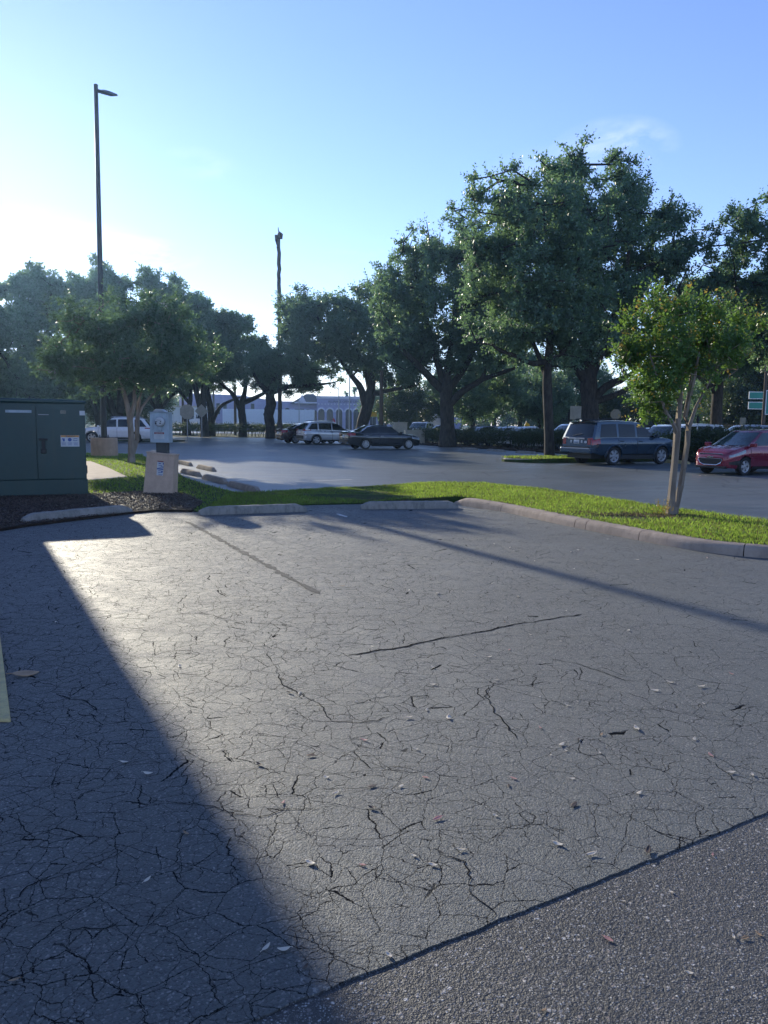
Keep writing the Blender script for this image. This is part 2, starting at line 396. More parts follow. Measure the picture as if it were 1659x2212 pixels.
MAT = dict(
    sealed=asphalt_sealed(), rough=asphalt_rough(), far=asphalt_far(),
    dirt=groundmat('lawn_ground', rgb(.03, .05, .015), rgb(.06, .085, .025), rgb(.09, .075, .05), 2.),
    turf=groundmat('turf_soil', rgb(.022, .040, .010), rgb(.05, .085, .02), rgb(.075, .058, .038), 7.),
    soil=groundmat('mulch_soil', rgb(.020, .014, .010), rgb(.05, .036, .027), rgb(.03, .022, .017), 14.),
    kerb=concrete('weathered_kerb', (.37, .29, .23), (.19, .15, .12), .7),
    kerb2=concrete('pale_kerb', (.36, .33, .28), (.16, .14, .12), .6),
    stop=concrete('concrete_stop', (.27, .25, .225), (.09, .088, .082), .75, 5.),
    stop2=concrete('dark_concrete_stop', (.30, .24, .19), (.12, .10, .085), .75, 5.),
    pier=concrete('concrete_pier', (.52, .35, .245), (.33, .22, .155), .5),
    walk=concrete('walk_concrete', (.38, .29, .23), (.22, .17, .14), .5),
    slab=concrete('aged_cast_concrete', (.55, .39, .29), (.36, .26, .19), .5, 4.),
    yellow=concrete('yellow_paint', (.52, .42, .20), (.30, .26, .18), .7, 8.),
    white=concrete('road_white', (.62, .61, .58), (.12, .12, .12), .75, 9.),
    black_ag=basic('stripped_asphalt', (.028, .029, .031), .8, var=.5, scale=40, bump=.02, bscale=60),
    green=basic('green_enamel', (.0065, .040, .040), .40, var=.12, scale=2.5, bump=.0008, bscale=25, dirt=((.03, .05, .04), .5)),
    gsteel=basic('grey_enamel', (.33, .40, .45), .42, var=.10, scale=5, dirt=((.12, .12, .11), .5)),
    dsteel=basic('dark_steel', (.045, .05, .055), .5, metal=.4),
    bronze=basic('bronze_pole', (.028, .028, .032), .5, metal=.2, var=.2, scale=3),
    galv=basic('galvanised', (.30, .31, .32), .5, metal=.6),
    wood=bark('utility_wood', rgb(.07, .05, .038), rgb(.15, .115, .085), 9, .01, .1),
    black=basic('black_plastic', (.012, .012, .013), .55),
    rubber=basic('tyre_rubber', (.016, .016, .017), .8, var=.25),
    alloy=basic('alloy', (.34, .35, .37), .38, metal=.6),
    chrome=basic('chrome', (.62, .63, .65), .12, metal=1.),
    glass=basic('dark_glass', (.006, .008, .010), .05, spec=.45, var=.3, scale=1.5),
    glass2=basic('tinted_glass', (.03, .05, .055), .05, spec=.6, var=.6, scale=2.2),
    lamp=basic('lamp_lens', (.20, .22, .24), .12, metal=.2, coat=.6, var=.2, scale=12),
    red=basic('red_lens', (.30, .012, .016), .18, coat=.6, var=.3, scale=10),
    amber=basic('amber_lens', (.5, .18, .02), .18, coat=.5),
    plate=basic('plate_white', (.62, .63, .64), .4), plateink=basic('plate_ink', (.16, .2, .26), .5),
    stick=basic('sticker_white', (.50, .51, .52), .5), ink=basic('sign_ink', (.02, .02, .022), .6),
    orange=basic('sticker_orange', (.50, .22, .05), .5), redink=basic('sticker_red', (.22, .03, .035), .5), blueink=basic('sticker_blue', (.03, .07, .25), .5),
    signback=basic('sign_back', (.27, .25, .20), .6, metal=.2, dirt=((.15, .13, .10), .5)),
    sgreen=basic('highway_green', (.0, .22, .17), .45), swhite=basic('sign_white', (.75, .78, .78), .5),
    lav=concrete('lavender_stucco', (.34, .33, .50), (.27, .26, .41), .5, 1.), lavp=concrete('pale_stucco', (.60, .59, .68), (.48, .47, .56), .4, 1.),
    tile=basic('roof_tile', (.07, .06, .06), .7, var=.3, scale=12), opening=basic('dark_opening', (.02, .025, .035), .25),
    trailer=striped('trailer_panels', (.82, .83, .86), (.66, .67, .71), .82, 0, .03), trailer2=striped('box_panels', (.66, .66, .65), (.5, .5, .5), .9, 0, .06),
    cream=basic('cream_cabinet', (.46, .42, .33), .5, dirt=((.25, .22, .17), .5)),
    flag_y=basic('yellow_flag', (.75, .42, .02), .7), flag_r=basic('red_flag', (.45, .05, .05), .7),
    teal=paint('teal_paint', (.02, .16, .19)), 
    oakbark=bark('oak_bark', rgb(.022, .019, .017), rgb(.075, .065, .055), 8., .05),
    myrtle=bark('smooth_bark', rgb(.15, .12, .095), rgb(.33, .275, .225), 5., .006, .22),
    palm=bark('dead_palm_bark', rgb(.05, .04, .032), rgb(.12, .10, .08), 7., .03, 2.5),
    oakleaf=leafmat('oak_leaf', (.086, .146, .112), (.21, .35, .13), mixf=.42, rough=.42, spec=.45),
    oakleaf2=leafmat('oak_leaf_pale', (.092, .150, .112), (.21, .34, .13), mixf=.42, rough=.42, spec=.45),
    myrleaf=leafmat('myrtle_leaf', (.066, .122, .086), (.16, .27, .10), mixf=.40, rough=.45, spec=.35),
    newleaf=leafmat('new_leaf', (.17, .14, .04), (.50, .36, .07), mixf=.45), freshleaf=leafmat('fresh_leaf', (.060, .120, .040), (.22, .37, .06), mixf=.42, rough=.42, spec=.4),
    bloom=leafmat('white_blossom', (.45, .45, .45), (.4, .4, .38), var=.1, mixf=.3),
    hedge=leafmat('hedge_leaf', (.040, .062, .028), (.10, .15, .035), mixf=.3),
    grass=leafmat('grass_blade', (.080, .145, .030), (.36, .52, .07), mixf=.5, rough=.5, spec=.25),
    drygrass=leafmat('dry_blade', (.16, .13, .07), (.22, .17, .08), mixf=.35),
    chip=leafmat('bark_chip', (.088, .060, .046), (.02, .015, .01), var=.6, mixf=.05, rough=.6, spec=.4),
    leaf_pale=leafmat('pale_dry_leaf', (.80, .74, .64), (.8, .7, .55), var=.1, mixf=.45), leaf_pink=leafmat('pink_dry_leaf', (.70, .42, .36), (.7, .35, .3), var=.15, mixf=.45),
    leaf_tan=basic('tan_dry_leaf', (.30, .19, .10), .6, var=.3, scale=40), leaf_dark=basic('brown_dry_leaf', (.055, .035, .025), .6, var=.3, scale=40),
    crack=basic('crack_dark', (.012, .013, .015), .95, var=.3, scale=30, spec=.05),  # near-black colour of the pavement crack strips
    stucco=concrete('tan_stucco', (.42, .36, .28), (.30, .25, .20), .4, 1.),
)

hm = bpy.data.materials.new('veil_haze'); hm.use_nodes = True; hm.node_tree.nodes.clear()  # haze volume added to imitate lens glare on the sunward side
ho = hm.node_tree.nodes.new('ShaderNodeOutputMaterial'); hv = hm.node_tree.nodes.new('ShaderNodeVolumePrincipled')
hv.inputs['Color'].default_value = (.36, .62, 1, 1); hv.inputs['Density'].default_value = .00036; hv.inputs['Anisotropy'].default_value = .72
hm.node_tree.links.new(hv.outputs[0], ho.inputs['Volume']); MAT['haze'] = hm
SC.cycles.volume_bounces = 0
# ------------------------------------------------------------------ the ground
def sheet(name, poly, z, mat, thick=0, kind='structure', jit=0, seed=1):
    rnd = random.Random(seed)
    pts = [Vector((p[0], p[1], 0)) for p in poly]
    if jit:
        q = []
        for i, p in enumerate(pts):
            e = pts[(i + 1) % len(pts)]; L = (e - p).length
            n = max(1, min(900, int(L / .02))) if (p + e).length / 2 < 9 else 1
            d = (e - p).normalized(); nn = Vector((-d.y, d.x, 0)); w = 0
            for k in range(n):
                w = .9 * w + rnd.gauss(0, jit)
                q.append(p.lerp(e, k / n) + (nn * w if 0 < k else Vector()))
        pts = q
    mb = MB()
    if thick: mb.prism([(p.x, p.y) for p in pts], z - thick, z)
    else:
        mb.add([(p.x, p.y, z) for p in pts], [tuple(t) for t in tessellate_polygon([pts])])
    o = mb.build(name, mat, fix=bool(thick))
    if not thick:
        for p in o.data.polygons:
            if p.normal.z < 0: p.flip()
    o['kind'] = kind
    return o
sheet('ground', [(-900, -200), (900, -200), (900, 1500), (-900, 1500)], -.06, MAT['dirt'])
sheet('parking_lot', [(-60, -25), (70, -25), (70, 22), (24, 27), (8.5, 58), (3, 69), (2, 76), (-40, 78), (-60, 60)], 0, MAT['far'])
sheet('far_parking_lot', [(24, 40), (90, 20), (120, 75), (30, 92), (16, 72)], -.03, MAT['far'])
sheet('street', [(-300, 98), (300, 112), (300, 124), (-300, 118)], -.02, MAT['far'])
# sealed apron in front of the camera, a thin course laid over the older lane surface
e0, e1 = G(1659, 1757), G(550, 2212)
d = (e0 - e1).normalized()
A0, A1 = e1 - d * 9, e0 + d * 12
sheet('sealed_pavement', [(A0.x, A0.y), (e1.x, e1.y), (e0.x, e0.y), (A1.x, A1.y), (14, 9), (12, 13.2), (7, 12.2), (3.2, 13.3), (0, 15.0), (-4.0, 14.5), (-9, 13), (-12, 6)],
      .014, MAT['sealed'], thick=.03, jit=.0016)
nrm = Vector((d.y, -d.x, 0))
if nrm.y > 0: nrm = -nrm
b0, b1 = A0 - nrm * .3, A1 - nrm * .3
sheet('aggregate_lane', [(b0.x, b0.y), (b1.x, b1.y), (b1.x + nrm.x * 14, b1.y + nrm.y * 14), (b0.x + nrm.x * 14, b0.y + nrm.y * 14)], .009, MAT['rough'])

def strip(name, a, b, w, z, mat, wear=.0, seed=0, ragged=.0):
    """a line painted on the asphalt, broken where it has worn away"""
    rnd = random.Random(seed); a, b = Vector((a[0], a[1], 0)), Vector((b[0], b[1], 0))
    d = (b - a).normalized(); n = Vector((-d.y, d.x, 0)); L = (b - a).length; t = 0; mb = MB()
    while t < L:
        l = rnd.uniform(.25, .9) if wear else L
        if rnd.random() >= wear:
            e = min(L, t + l); k = max(1, int((e - t) / .06)) if ragged else 1; vs = []
            for i in range(k + 1):
                c = a + d * (t + (e - t) * i / k)
                f = .35 if ragged and i in (0, k) else 1
                vs += [c - n * (w / 2 * f + rnd.gauss(0, ragged)), c + n * (w / 2 * f + rnd.gauss(0, ragged))]
            mb.add([(v.x, v.y, z) for v in vs], [(2 * i, 2 * i + 2, 2 * i + 3, 2 * i + 1) for i in range(k)])
        t += l
    if not mb.v: return
    o = mb.build(name, mat, fix=False); o['kind'] = 'structure'
    for p in o.data.polygons:
        if p.normal.z < 0: p.flip()
    return o
def fissure(pts, w, seed):
    rnd = random.Random(seed); P3 = [G(x, y, .014) for x, y in pts]; line = []
    for a, b in zip(P3, P3[1:]):
        n = max(2, int((b - a).length / .018)); nn = Vector((-(b - a).y, (b - a).x, 0)).normalized(); o = 0
        for k in range(n):
            o = .86 * o + rnd.gauss(0, .0065); line.append(a.lerp(b, k / n) + nn * o * math.sin(math.pi * min(1, (k + .5) / n * 1.0)))
    line.append(P3[-1]); vs = []; wob = 1.0
    for i, p in enumerate(line):
        t = (line[min(i + 1, len(line) - 1)] - line[max(i - 1, 0)]).normalized(); n = Vector((-t.y, t.x, 0)); e = min(1, i / 8, (len(line) - 1 - i) / 8)
        hw = w * .22 * max(.08, min(1, e * 2)) * (wob := min(1.9, max(.25, wob + rnd.gauss(0, .28)))); vs += [(p.x - n.x * hw, p.y - n.y * hw, .0165), (p.x + n.x * hw, p.y + n.y * hw, .0165)]
    o = MB().add(vs, [(2 * i, 2 * i + 2, 2 * i + 3, 2 * i + 1) for i in range(len(line) - 1)]).build('pavement_crack', MAT['crack'], fix=False); o['kind'] = 'structure'
    for p in o.data.polygons:
        if p.normal.z < 0: p.flip()
for i, (pts, w) in enumerate([([(745, 1416), (850, 1402), (955, 1378), (1060, 1362), (1110, 1349), (1200, 1336), (1262, 1327)], .026), ([(560, 1395), (585, 1425), (610, 1480), (690, 1520), (715, 1558), (775, 1562), (850, 1546)], .010),
                              ([(585, 1680), (600, 1722), (628, 1758), (655, 1800)], .009), ([(690, 1600), (760, 1625), (800, 1660), (915, 1655)], .006), ([(935, 1838), (1005, 1862), (1012, 1910), (1050, 1960), (1068, 1992)], .008), ([(1075, 1905), (1110, 1918), (1148, 1952)], .006),
                              ([(1055, 1480), (1058, 1520), (1088, 1560), (1120, 1600)], .010), ([(620, 2000), (640, 2055), (668, 2085), (690, 2112)], .008), ([(0, 1955), (60, 1915), (140, 1890), (250, 1850), (330, 1800)], .007), ([(120, 2020), (240, 2005), (330, 1985), (430, 1940), (560, 1925)], .006),
                              ([(300, 1730), (420, 1740), (560, 1765), (700, 1745)], .006), ([(420, 1320), (520, 1345), (600, 1350), (700, 1342)], .012), ([(1130, 1420), (1240, 1432), (1350, 1470), (1480, 1478)], .008)]): fissure(pts, w, 50 + i)
s0, s1 = G(385, 1118), G(690, 1287)
strip('worn_bay_line', s0 + (s1 - s0) * .10, s1, .062, .018, MAT['black_ag'], .10, 5, .014)
strip('faded_bay_line', G(728, 1112), G(748, 1119), .07, .0185, MAT['white'], 0, 9, .012)
strip('lot_line', G(560, 1066), G(935, 1050), .10, .004, MAT['white'], .12, 4)
strip('lot_line', G(640, 1041), G(760, 1036), .10, .004, MAT['white'], .3, 6)
row0 = Vector((6.0, 46.0, 0)); rdir = Vector((.447, -.894, 0))
for i, t in enumerate((-12.2, -9.3, -6.5, -3.7, -.9, 8.9, 11.8, 14.7, 17.6, 20.5, 23.4)):
    p = row0 + rdir * t
    strip('stall_line', p, p - EX * 5.4, .10, .004, MAT['white'], .3, 20 + i)

# ------------------------------------------------------------------ turf, mulch, walk, kerbs
def zt(x, y):
    s = min(1, max(0, (x + .6) / 2.2)); return .03 + .11 * s * s * (3 - 2 * s)
def turf(name, pts, mat, lift=0., zf=zt):
    mb = MB(); pv = [Vector((p[0], p[1], 0)) for p in pts]
    n = len(pv)
    vs = [(p.x, p.y, zf(p.x, p.y) + lift) for p in pv] + [(p.x, p.y, -.05) for p in pv]
    tr = [tuple(t) for t in tessellate_polygon([pv])]
    mb.add(vs, tr + [(i, (i + 1) % n, (i + 1) % n + n, i + n) for i in range(n)])
    o = mb.build(name, mat); o['kind'] = 'structure'; return o
back = [G(x, y) for x, y in [(500, 1068), (560, 1066), (700, 1058), (900, 1053), (1040, 1056), (1180, 1071), (1300, 1090), (1450, 1116), (1659, 1143), (1900, 1180)]]
kerb_px = [(980, 1089), (1010, 1094), (1100, 1110), (1195, 1132), (1300, 1154), (1450, 1184), (1550, 1200), (1659, 1210), (1800, 1216), (1900, 1214)]
kerb = [G(x, y) for x, y in kerb_px]
front = [G(x, y) for x, y in [(425, 1108), (560, 1099), (660, 1093), (790, 1090), (900, 1088)]]
left_edge = [Vector(p + (0,)) for p in [(-3.1, 16.4), (-4.4, 18.7), (-5.6, 21.3), (-6.6, 24.0), (-8.2, 28.3), (-10.4, 33.2), (-11.0, 35.0), (-14.0, 35.6), (-19, 36), (-22, 30), (-16, 16)]]
kerb_in = [p + Vector((.10, .17, 0)) for p in kerb]
island = front + kerb_in + back[::-1]
NEARP = [(p.x, p.y) for p in island]
LEFTP = [(p.x, p.y) for p in left_edge] + [(-6.0, 14.3), (-5.0, 13.4), (-4.2, 13.2), (-3.6, 13.3), (front[0].x, front[0].y), (back[0].x, back[0].y)]
turf('verge', NEARP, MAT['turf']); turf('lawn', LEFTP, MAT['turf'], zf=lambda x, y: .03)
MULCH = [(p.x, p.y) for p in [G(-120, 1078), G(200, 1073), G(300, 1066), G(400, 1071), G(440, 1090), G(415, 1108), G(340, 1107), G(285, 1112), G(180, 1125), G(60, 1140), G(0, 1150), G(-140, 1160)]]
turf('mulch_bed', MULCH, MAT['soil'], zf=lambda x, y: .05)
WALK = [(p.x, p.y) for p in [G(-60, 1003), G(196, 999), G(235, 1014), G(276, 1034), G(200, 1040), G(-60, 1046)]]
turf('walkway', WALK, MAT['walk'], zf=lambda x, y: .05)
def kerbstone(name, pts, w, h, mat, joints, label=None):
    """extruded concrete kerb with a rounded nose, cut by open joints"""
    P3 = [Vector((p.x, p.y, 0)) for p in pts]
    dense = []
    for i in range(len(P3) - 1):
        k = max(2, int((P3[i + 1] - P3[i]).length / .12))
        dense += [P3[i].lerp(P3[i + 1], j / k) for j in range(k)]
    dense.append(P3[-1])
    for _ in range(6):
        dense = [dense[0]] + [(dense[i - 1] + dense[i] * 2 + dense[i + 1]) / 4 for i in range(1, len(dense) - 1)] + [dense[-1]]
    prof = [(0, -.03), (.01, h * .55), (.03, h * .85), (.07, h), (w, h), (w, -.03)]
    mb = MB(); cuts = []; acc = 0; rnd = random.Random(3)
    L = sum((dense[i + 1] - dense[i]).length for i in range(len(dense) - 1))
    jt = [q * L for q in joints]; rings = []; last = None
    for i, p in enumerate(dense):
        if i: acc += (p - dense[i - 1]).length
        t = (dense[min(i + 1, len(dense) - 1)] - dense[max(i - 1, 0)]).normalized(); n = Vector((-t.y, t.x, 0))
        sc = min(1, .35 + acc / .5)
        rings.append([p + n * a + Vector((0, 0, b * (sc if b > 0 else 1) + (rnd.gauss(0, .0015) if b > 0 else 0))) for a, b in prof])
        cut = any(abs(acc - j) < .07 for j in jt)
        if cut and len(rings) > 1 or i == len(dense) - 1:
            m = len(prof); v = [q for r in rings for q in r]
            f = [(a * m + b, (a + 1) * m + b, (a + 1) * m + b + 1, a * m + b + 1) for a in range(len(rings) - 1) for b in range(m - 1)]
            f += [tuple(range(m)), tuple((len(rings) - 1) * m + b for b in range(m - 1, -1, -1))]
            mb.add(v, f)
            rings = []; jt = [j for j in jt if not abs(acc - j) < .07]
            if i < len(dense) - 1: rings = [[q + t * .012 for q in [p + n * a + Vector((0, 0, b)) for a, b in prof]]]
    o = mb.build(name, mat, smooth=True); o['kind'] = 'structure'; return o
kerbstone('kerb', kerb, .22, .15, MAT['kerb'], (.19, .46, .49, .62, .8))
isl = [Vector(p + (0,)) for p in [(12.6, 37.6), (9.4, 35.9), (6.4, 34.4), (5.35, 33.75), (5.05, 33.3), (5.1, 32.8), (5.5, 32.35), (6.1, 32.0), (6.7, 32.1), (9.3, 33.4), (13.4, 35.4)]]
kerbstone('island_kerb', isl, .18, .15, MAT['kerb2'], (.3, .62, .8))
turf('tree_island', [(p.x, p.y) for p in isl], MAT['turf'], zf=lambda x, y: .10 + .1 * min(1, max(0, (x - 5.3) / 2)))
turf('far_island', [(-9.6, 74.2), (-7.4, 73.2), (-6.4, 75), (-8, 78.5), (-11, 78)], MAT['soil'], zf=lambda x, y: .14)
kerbstone('far_island_kerb', [Vector(p + (0,)) for p in [(-6.2, 78), (-6.2, 75), (-7.2, 72.9), (-8.6, 73.1), (-10.4, 74.4), (-11.6, 77)]][::-1], .2, .14, MAT['kerb2'], (.5,))
for nm, pl in (('junction_island', [(-20.4, 57.5), (-18.6, 56.6), (-16.0, 57.2), (-15.2, 58.6), (-16.2, 60), (-20.5, 61)]),):
    turf(nm, pl, MAT['dirt'], zf=lambda x, y: .12)
    kerbstone('junction_kerb', [Vector(p + (0,)) for p in pl], .18, .14, MAT['kerb2'], (.4,))
# bed under the hedge along the parking row
HEDGE = [Vector(p + (0,)) for p in [(-24, 88), (-14.5, 83), (-6.5, 78.5), (-.5, 67.0), (6.4, 51.8), (12.0, 40.6), (16.6, 31.4), (22, 20.5)]]
bedp = [HEDGE[i] - EX * .95 for i in range(3, 8)] + [HEDGE[i] + EX * 2.4 for i in range(7, 2, -1)]
turf('hedge_bed', [(p.x, p.y) for p in bedp], MAT['soil'], zf=lambda x, y: .06)
# yellow edge stripe beside the building
ya, yb = G(24, 1566), G(0, 1376)
o = MB().prism([(ya.x, ya.y), (yb.x, yb.y), (yb.x - .5, yb.y + .12), (ya.x - .5, ya.y + .02)], .0, .032).build('yellow_edge', MAT['yellow'], bevel=.012); o['kind'] = 'structure'

# ------------------------------------------------------------------ small faces in bulk: grass, chips, leaves
def inside(poly, x, y):
    n = len(poly); j = n - 1; r = np.zeros(len(x), bool)
    for i in range(n):
        xi, yi = poly[i]; xj, yj = poly[j]
        r ^= ((yi > y) != (yj > y)) & (x < (xj - xi) * (y - yi) / (yj - yi + 1e-12) + xi); j = i
    return r
def scatter(poly, n, rng):
    p = np.array(poly); lo, hi = p.min(0), p.max(0); out = np.zeros((0, 2))
    while len(out) < n:
        q = rng.uniform(lo, hi, (n * 2, 2)); out = np.vstack([out, q[inside(poly, q[:, 0], q[:, 1])]])
    return out[:n]
def faces_mesh(name, V, k, mats, mi=None):
    """V: (n, k, 3) array of separate k-gons"""
    n = len(V); me = bpy.data.meshes.new(name)
    me.vertices.add(n * k); me.vertices.foreach_set('co', V.reshape(-1).astype(np.float32))
    me.loops.add(n * k); me.loops.foreach_set('vertex_index', np.arange(n * k, dtype=np.int32))
    me.polygons.add(n); me.polygons.foreach_set('loop_start', np.arange(0, n * k, k, dtype=np.int32))
    for m in mats: me.materials.append(m)
    if mi is not None: me.polygons.foreach_set('material_index', mi.astype(np.int32))
    me.update(calc_edges=True); me.validate()
    return me
def grass(name, poly, n, h, zf, seed, w=.012, mats=('grass', 'drygrass'), dry=.08, thin=None, avoid=()):
    rng = np.random.default_rng(seed); p = scatter(poly, n, rng)
    if thin is not None:
        keep = rng.random(len(p)) < thin(p[:, 0], p[:, 1]); p = p[keep]
    for q in avoid: p = p[~inside(q, p[:, 0], p[:, 1])]
    n = len(p)
    z = np.array([zf(a, b) for a, b in p])
    ang = rng.uniform(0, 2 * np.pi, n); la = rng.uniform(0, 2 * np.pi, n); ln = rng.uniform(.1, .75, n)
    clump = .75 + .5 * np.sin(p[:, 0] * 5.1 + 1.3 * np.sin(p[:, 1] * 3.3)) * np.sin(p[:, 1] * 4.7)
    hh = h * rng.uniform(.5, 1.25, n) * (.7 + .3 * clump); ww = w * rng.uniform(.7, 1.3, n)
    B = np.column_stack([p, z - .01]); D = np.column_stack([np.cos(ang) * ww, np.sin(ang) * ww, np.zeros(n)])
    L = np.column_stack([np.cos(la) * ln * hh, np.sin(la) * ln * hh, np.zeros(n)])
    mid = B + L * .3 + np.array([0, 0, 1]) * (hh * .6)[:, None]; top = B + L + np.array([0, 0, 1]) * hh[:, None]
    V = np.stack([B - D / 2, B + D / 2, mid + D * .38, top, mid - D * .38], 1)
    me = faces_mesh(name, V, 5, [MAT[m] for m in mats], (rng.random(n) < dry))
    o = bpy.data.objects.new(name, me); COL.objects.link(o)
    return tag(o, None, None, None, 'stuff')
TREE_R = G(1452, 1113, .13)
def thin_near(x, y):
    d = np.hypot((x - TREE_R.x + .75) / 1.35, (y - TREE_R.y + .28 - .15 * (x - TREE_R.x)) / .5)
    pt = .72 + .28 * np.sin(x * 2.3 + 1) * np.sin(y * 3.1 + x)
    return np.clip((d - .45) * 1.4, .05, 1) * pt
go = grass('grass', NEARP, 130000, .058, zt, 2, w=.009, dry=.20, thin=thin_near)
tag(go, 'sunlit green grass on the verge behind the kerb and wheel stops', 'grass')
go = grass('grass', LEFTP, 60000, .062, lambda x, y: .03, 3, w=.016, avoid=(WALK, MULCH))
tag(go, 'green lawn round the light pole and the meter pedestal', 'grass')
go = grass('grass', [(p.x, p.y) for p in isl], 9000, .09, lambda x, y: .17, 4, w=.02, dry=.3)
tag(go, 'patchy grass on the kerbed island under the oak', 'grass')
dryp = [(TREE_R.x - 1.8, TREE_R.y - .12), (TREE_R.x - .3, TREE_R.y - .42), (TREE_R.x + .5, TREE_R.y - .3), (TREE_R.x + .2, TREE_R.y + .2), (TREE_R.x - 1.5, TREE_R.y + .3)]
go = grass('dry_litter', dryp, 5000, .035, zt, 5, w=.02, mats=('drygrass', 'chip'), dry=.5)
tag(go, 'dry leaf litter and thin grass at the foot of the small tree', 'litter')
def chips(name, poly, n, z, seed, s=.03):
    rng = np.random.default_rng(seed); p = scatter(poly, n, rng); n = len(p)
    C = np.column_stack([p, z + rng.uniform(0, .02, n)])
    a = rng.normal(size=(n, 3)); a[:, 2] *= .35; a /= np.linalg.norm(a, axis=1)[:, None]
    b = rng.normal(size=(n, 3)); b[:, 2] *= .35; b -= a * (a * b).sum(1)[:, None]; b /= np.linalg.norm(b, axis=1)[:, None]
    la = s * rng.uniform(.5, 1.6, n)[:, None]; wb = s * rng.uniform(.25, .5, n)[:, None]
    V = np.stack([C - a * la, C + b * wb, C + a * la * .9, C - b * wb * .8], 1)
    o = bpy.data.objects.new(name, faces_mesh(name, V, 4, [MAT['chip']])); COL.objects.link(o)
    return tag(o, None, None, None, 'stuff')
tag(chips('mulch', MULCH, 26000, .055, 7, .019), 'dark bark mulch under the transformer cabinet', 'mulch')
tag(chips('mulch', [(p.x, p.y) for p in bedp], 9000, .07, 8, .09), 'brown leaf mulch below the long hedge', 'mulch')

# ------------------------------------------------------------------ wheel stops
def stop_mesh(L, w, h, seed):
    rnd = random.Random(seed); mb = MB(); n = 22; prof = [(-w / 2, 0), (-w / 2 * .96, h * .45), (-w / 2 * .55, h * .97), (w / 2 * .55, h), (w / 2 * .96, h * .45), (w / 2, 0)]
    m = len(prof); vs = []
    for i in range(n + 1):
        x = -L / 2 + L * i / n; s = min(1, .50 + min(x + L / 2, L / 2 - x) / .14 * .5); sx = x
        for a, b in prof: vs.append((sx + rnd.gauss(0, .002), a * (.82 + .18 * s) + rnd.gauss(0, .002), b * (s if b else 1) + (rnd.gauss(0, .002) if b else 0)))
    fs = [(i * m + k, (i + 1) * m + k, (i + 1) * m + k + 1, i * m + k + 1) for i in range(n) for k in range(m - 1)]
    fs += [tuple(range(m)), tuple(n * m + k for k in range(m - 1, -1, -1))]
    return mb.add(vs, fs)
def wheel_stop(a, b, label, z=.014, mat='stop', seed=1, h=.135, L=None):
    a, b = Vector((a[0], a[1], 0)), Vector((b[0], b[1], 0)); d = b - a
    o = stop_mesh(L or d.length, .17, h, seed).build('wheel_stop', MAT[mat], smooth=True)
    o.location = ((a + b) / 2).to_tuple()[:2] + (z,); o.rotation_euler = (0, 0, math.atan2(d.y, d.x))
    return tag(o, label, 'wheel stop', 'concrete wheel stops')
def stop_px(x0, y0, x1, y1, L, label, **k):
    a, b = G(x0, y0), G(x1, y1); c = (a + b) / 2; d = (b - a).normalized() * L / 2
    return wheel_stop(c - d, c + d, label, **k)
stop_px(52, 1134, 280, 1111, 1.83, 'grey concrete wheel stop in the shade before the green cabinet', seed=1, z=.03)
stop_px(430, 1114, 660, 1106, 1.83, 'concrete wheel stop with a sunlit top edge, in line with the meter pedestal', seed=2)
stop_px(783, 1101, 984, 1099, 1.80, 'concrete wheel stop touching the tip of the long kerb', seed=3)
WS = [((-3.75, 18.6), (-2.75, 16.75), 'brown wheel stop nearest the lot line at the lawn corner'),
      ((-4.9, 20.9), (-3.95, 19.1), 'brown wheel stop halfway along the lawn edge'),
      ((-6.15, 23.4), (-5.2, 21.6), 'brown wheel stop half hidden behind the meter pedestal'),
      ((-6.2, 25.6), (-5.3, 23.9), 'loose tan wheel stop lying out on the sunlit asphalt, closer of two'),
      ((-7.6, 28.4), (-6.7, 26.6), 'loose tan wheel stop lying out on the sunlit asphalt, farther of two')]
for i, (a, b, l) in enumerate(WS): wheel_stop(a, b, l, z=0, mat='stop2', seed=10 + i)
for i, (t, l) in enumerate([(-2.0, 'pale wheel stop below the hedge beside the black sedan'), (.9, 'pale wheel stop at the oak trunk below the hedge'), (3.8, 'pale wheel stop before the hedge, next to the kerbed island')]):
    p = row0 + rdir * t + EX * .15
    wheel_stop(p - rdir * .9, p + rdir * .9, l, z=0, seed=30 + i)
p = row0 + rdir * 14.2 + EX * .15
wheel_stop(p - rdir * .9, p + rdir * .9, 'yellow wheel stop under the nose of the blue suv', z=0, mat='yellow', seed=40)

# ------------------------------------------------------------------ unseen building, inferred from its shadow, added to cast it on the forecourt
CX0 = Vector((-10.50, 21.0, 0)); bside = Vector((-.965, -.262, 0)).normalized(); bback = Vector((-.56, .83, 0)).normalized()
bld = empty('shadow_building', CX0, 'plain tan building out of view, added to cast the forecourt shadow', 'building')
HB = 7.7
def bp(u, v, z=0): return bside * u + bback * v + Vector((0, 0, z))     # u along the front, v into the block
q = [bp(0, 0), bp(19, 0), bp(19, 14), bp(0, 14)]
MB().prism([(p.x, p.y) for p in q], -.05, HB).build('wall', MAT['stucco'], bld)
q = [bp(-.05, -.10), bp(19.1, -.10), bp(19.1, 14.1), bp(-.05, 14.1)]
MB().prism([(p.x, p.y) for p in q], HB - .002, HB + .22).build('parapet', MAT['walk'], bld)
fn_ = Vector((bside.y, -bside.x, 0)); fn_ = fn_ if fn_.y < 0 else -fn_
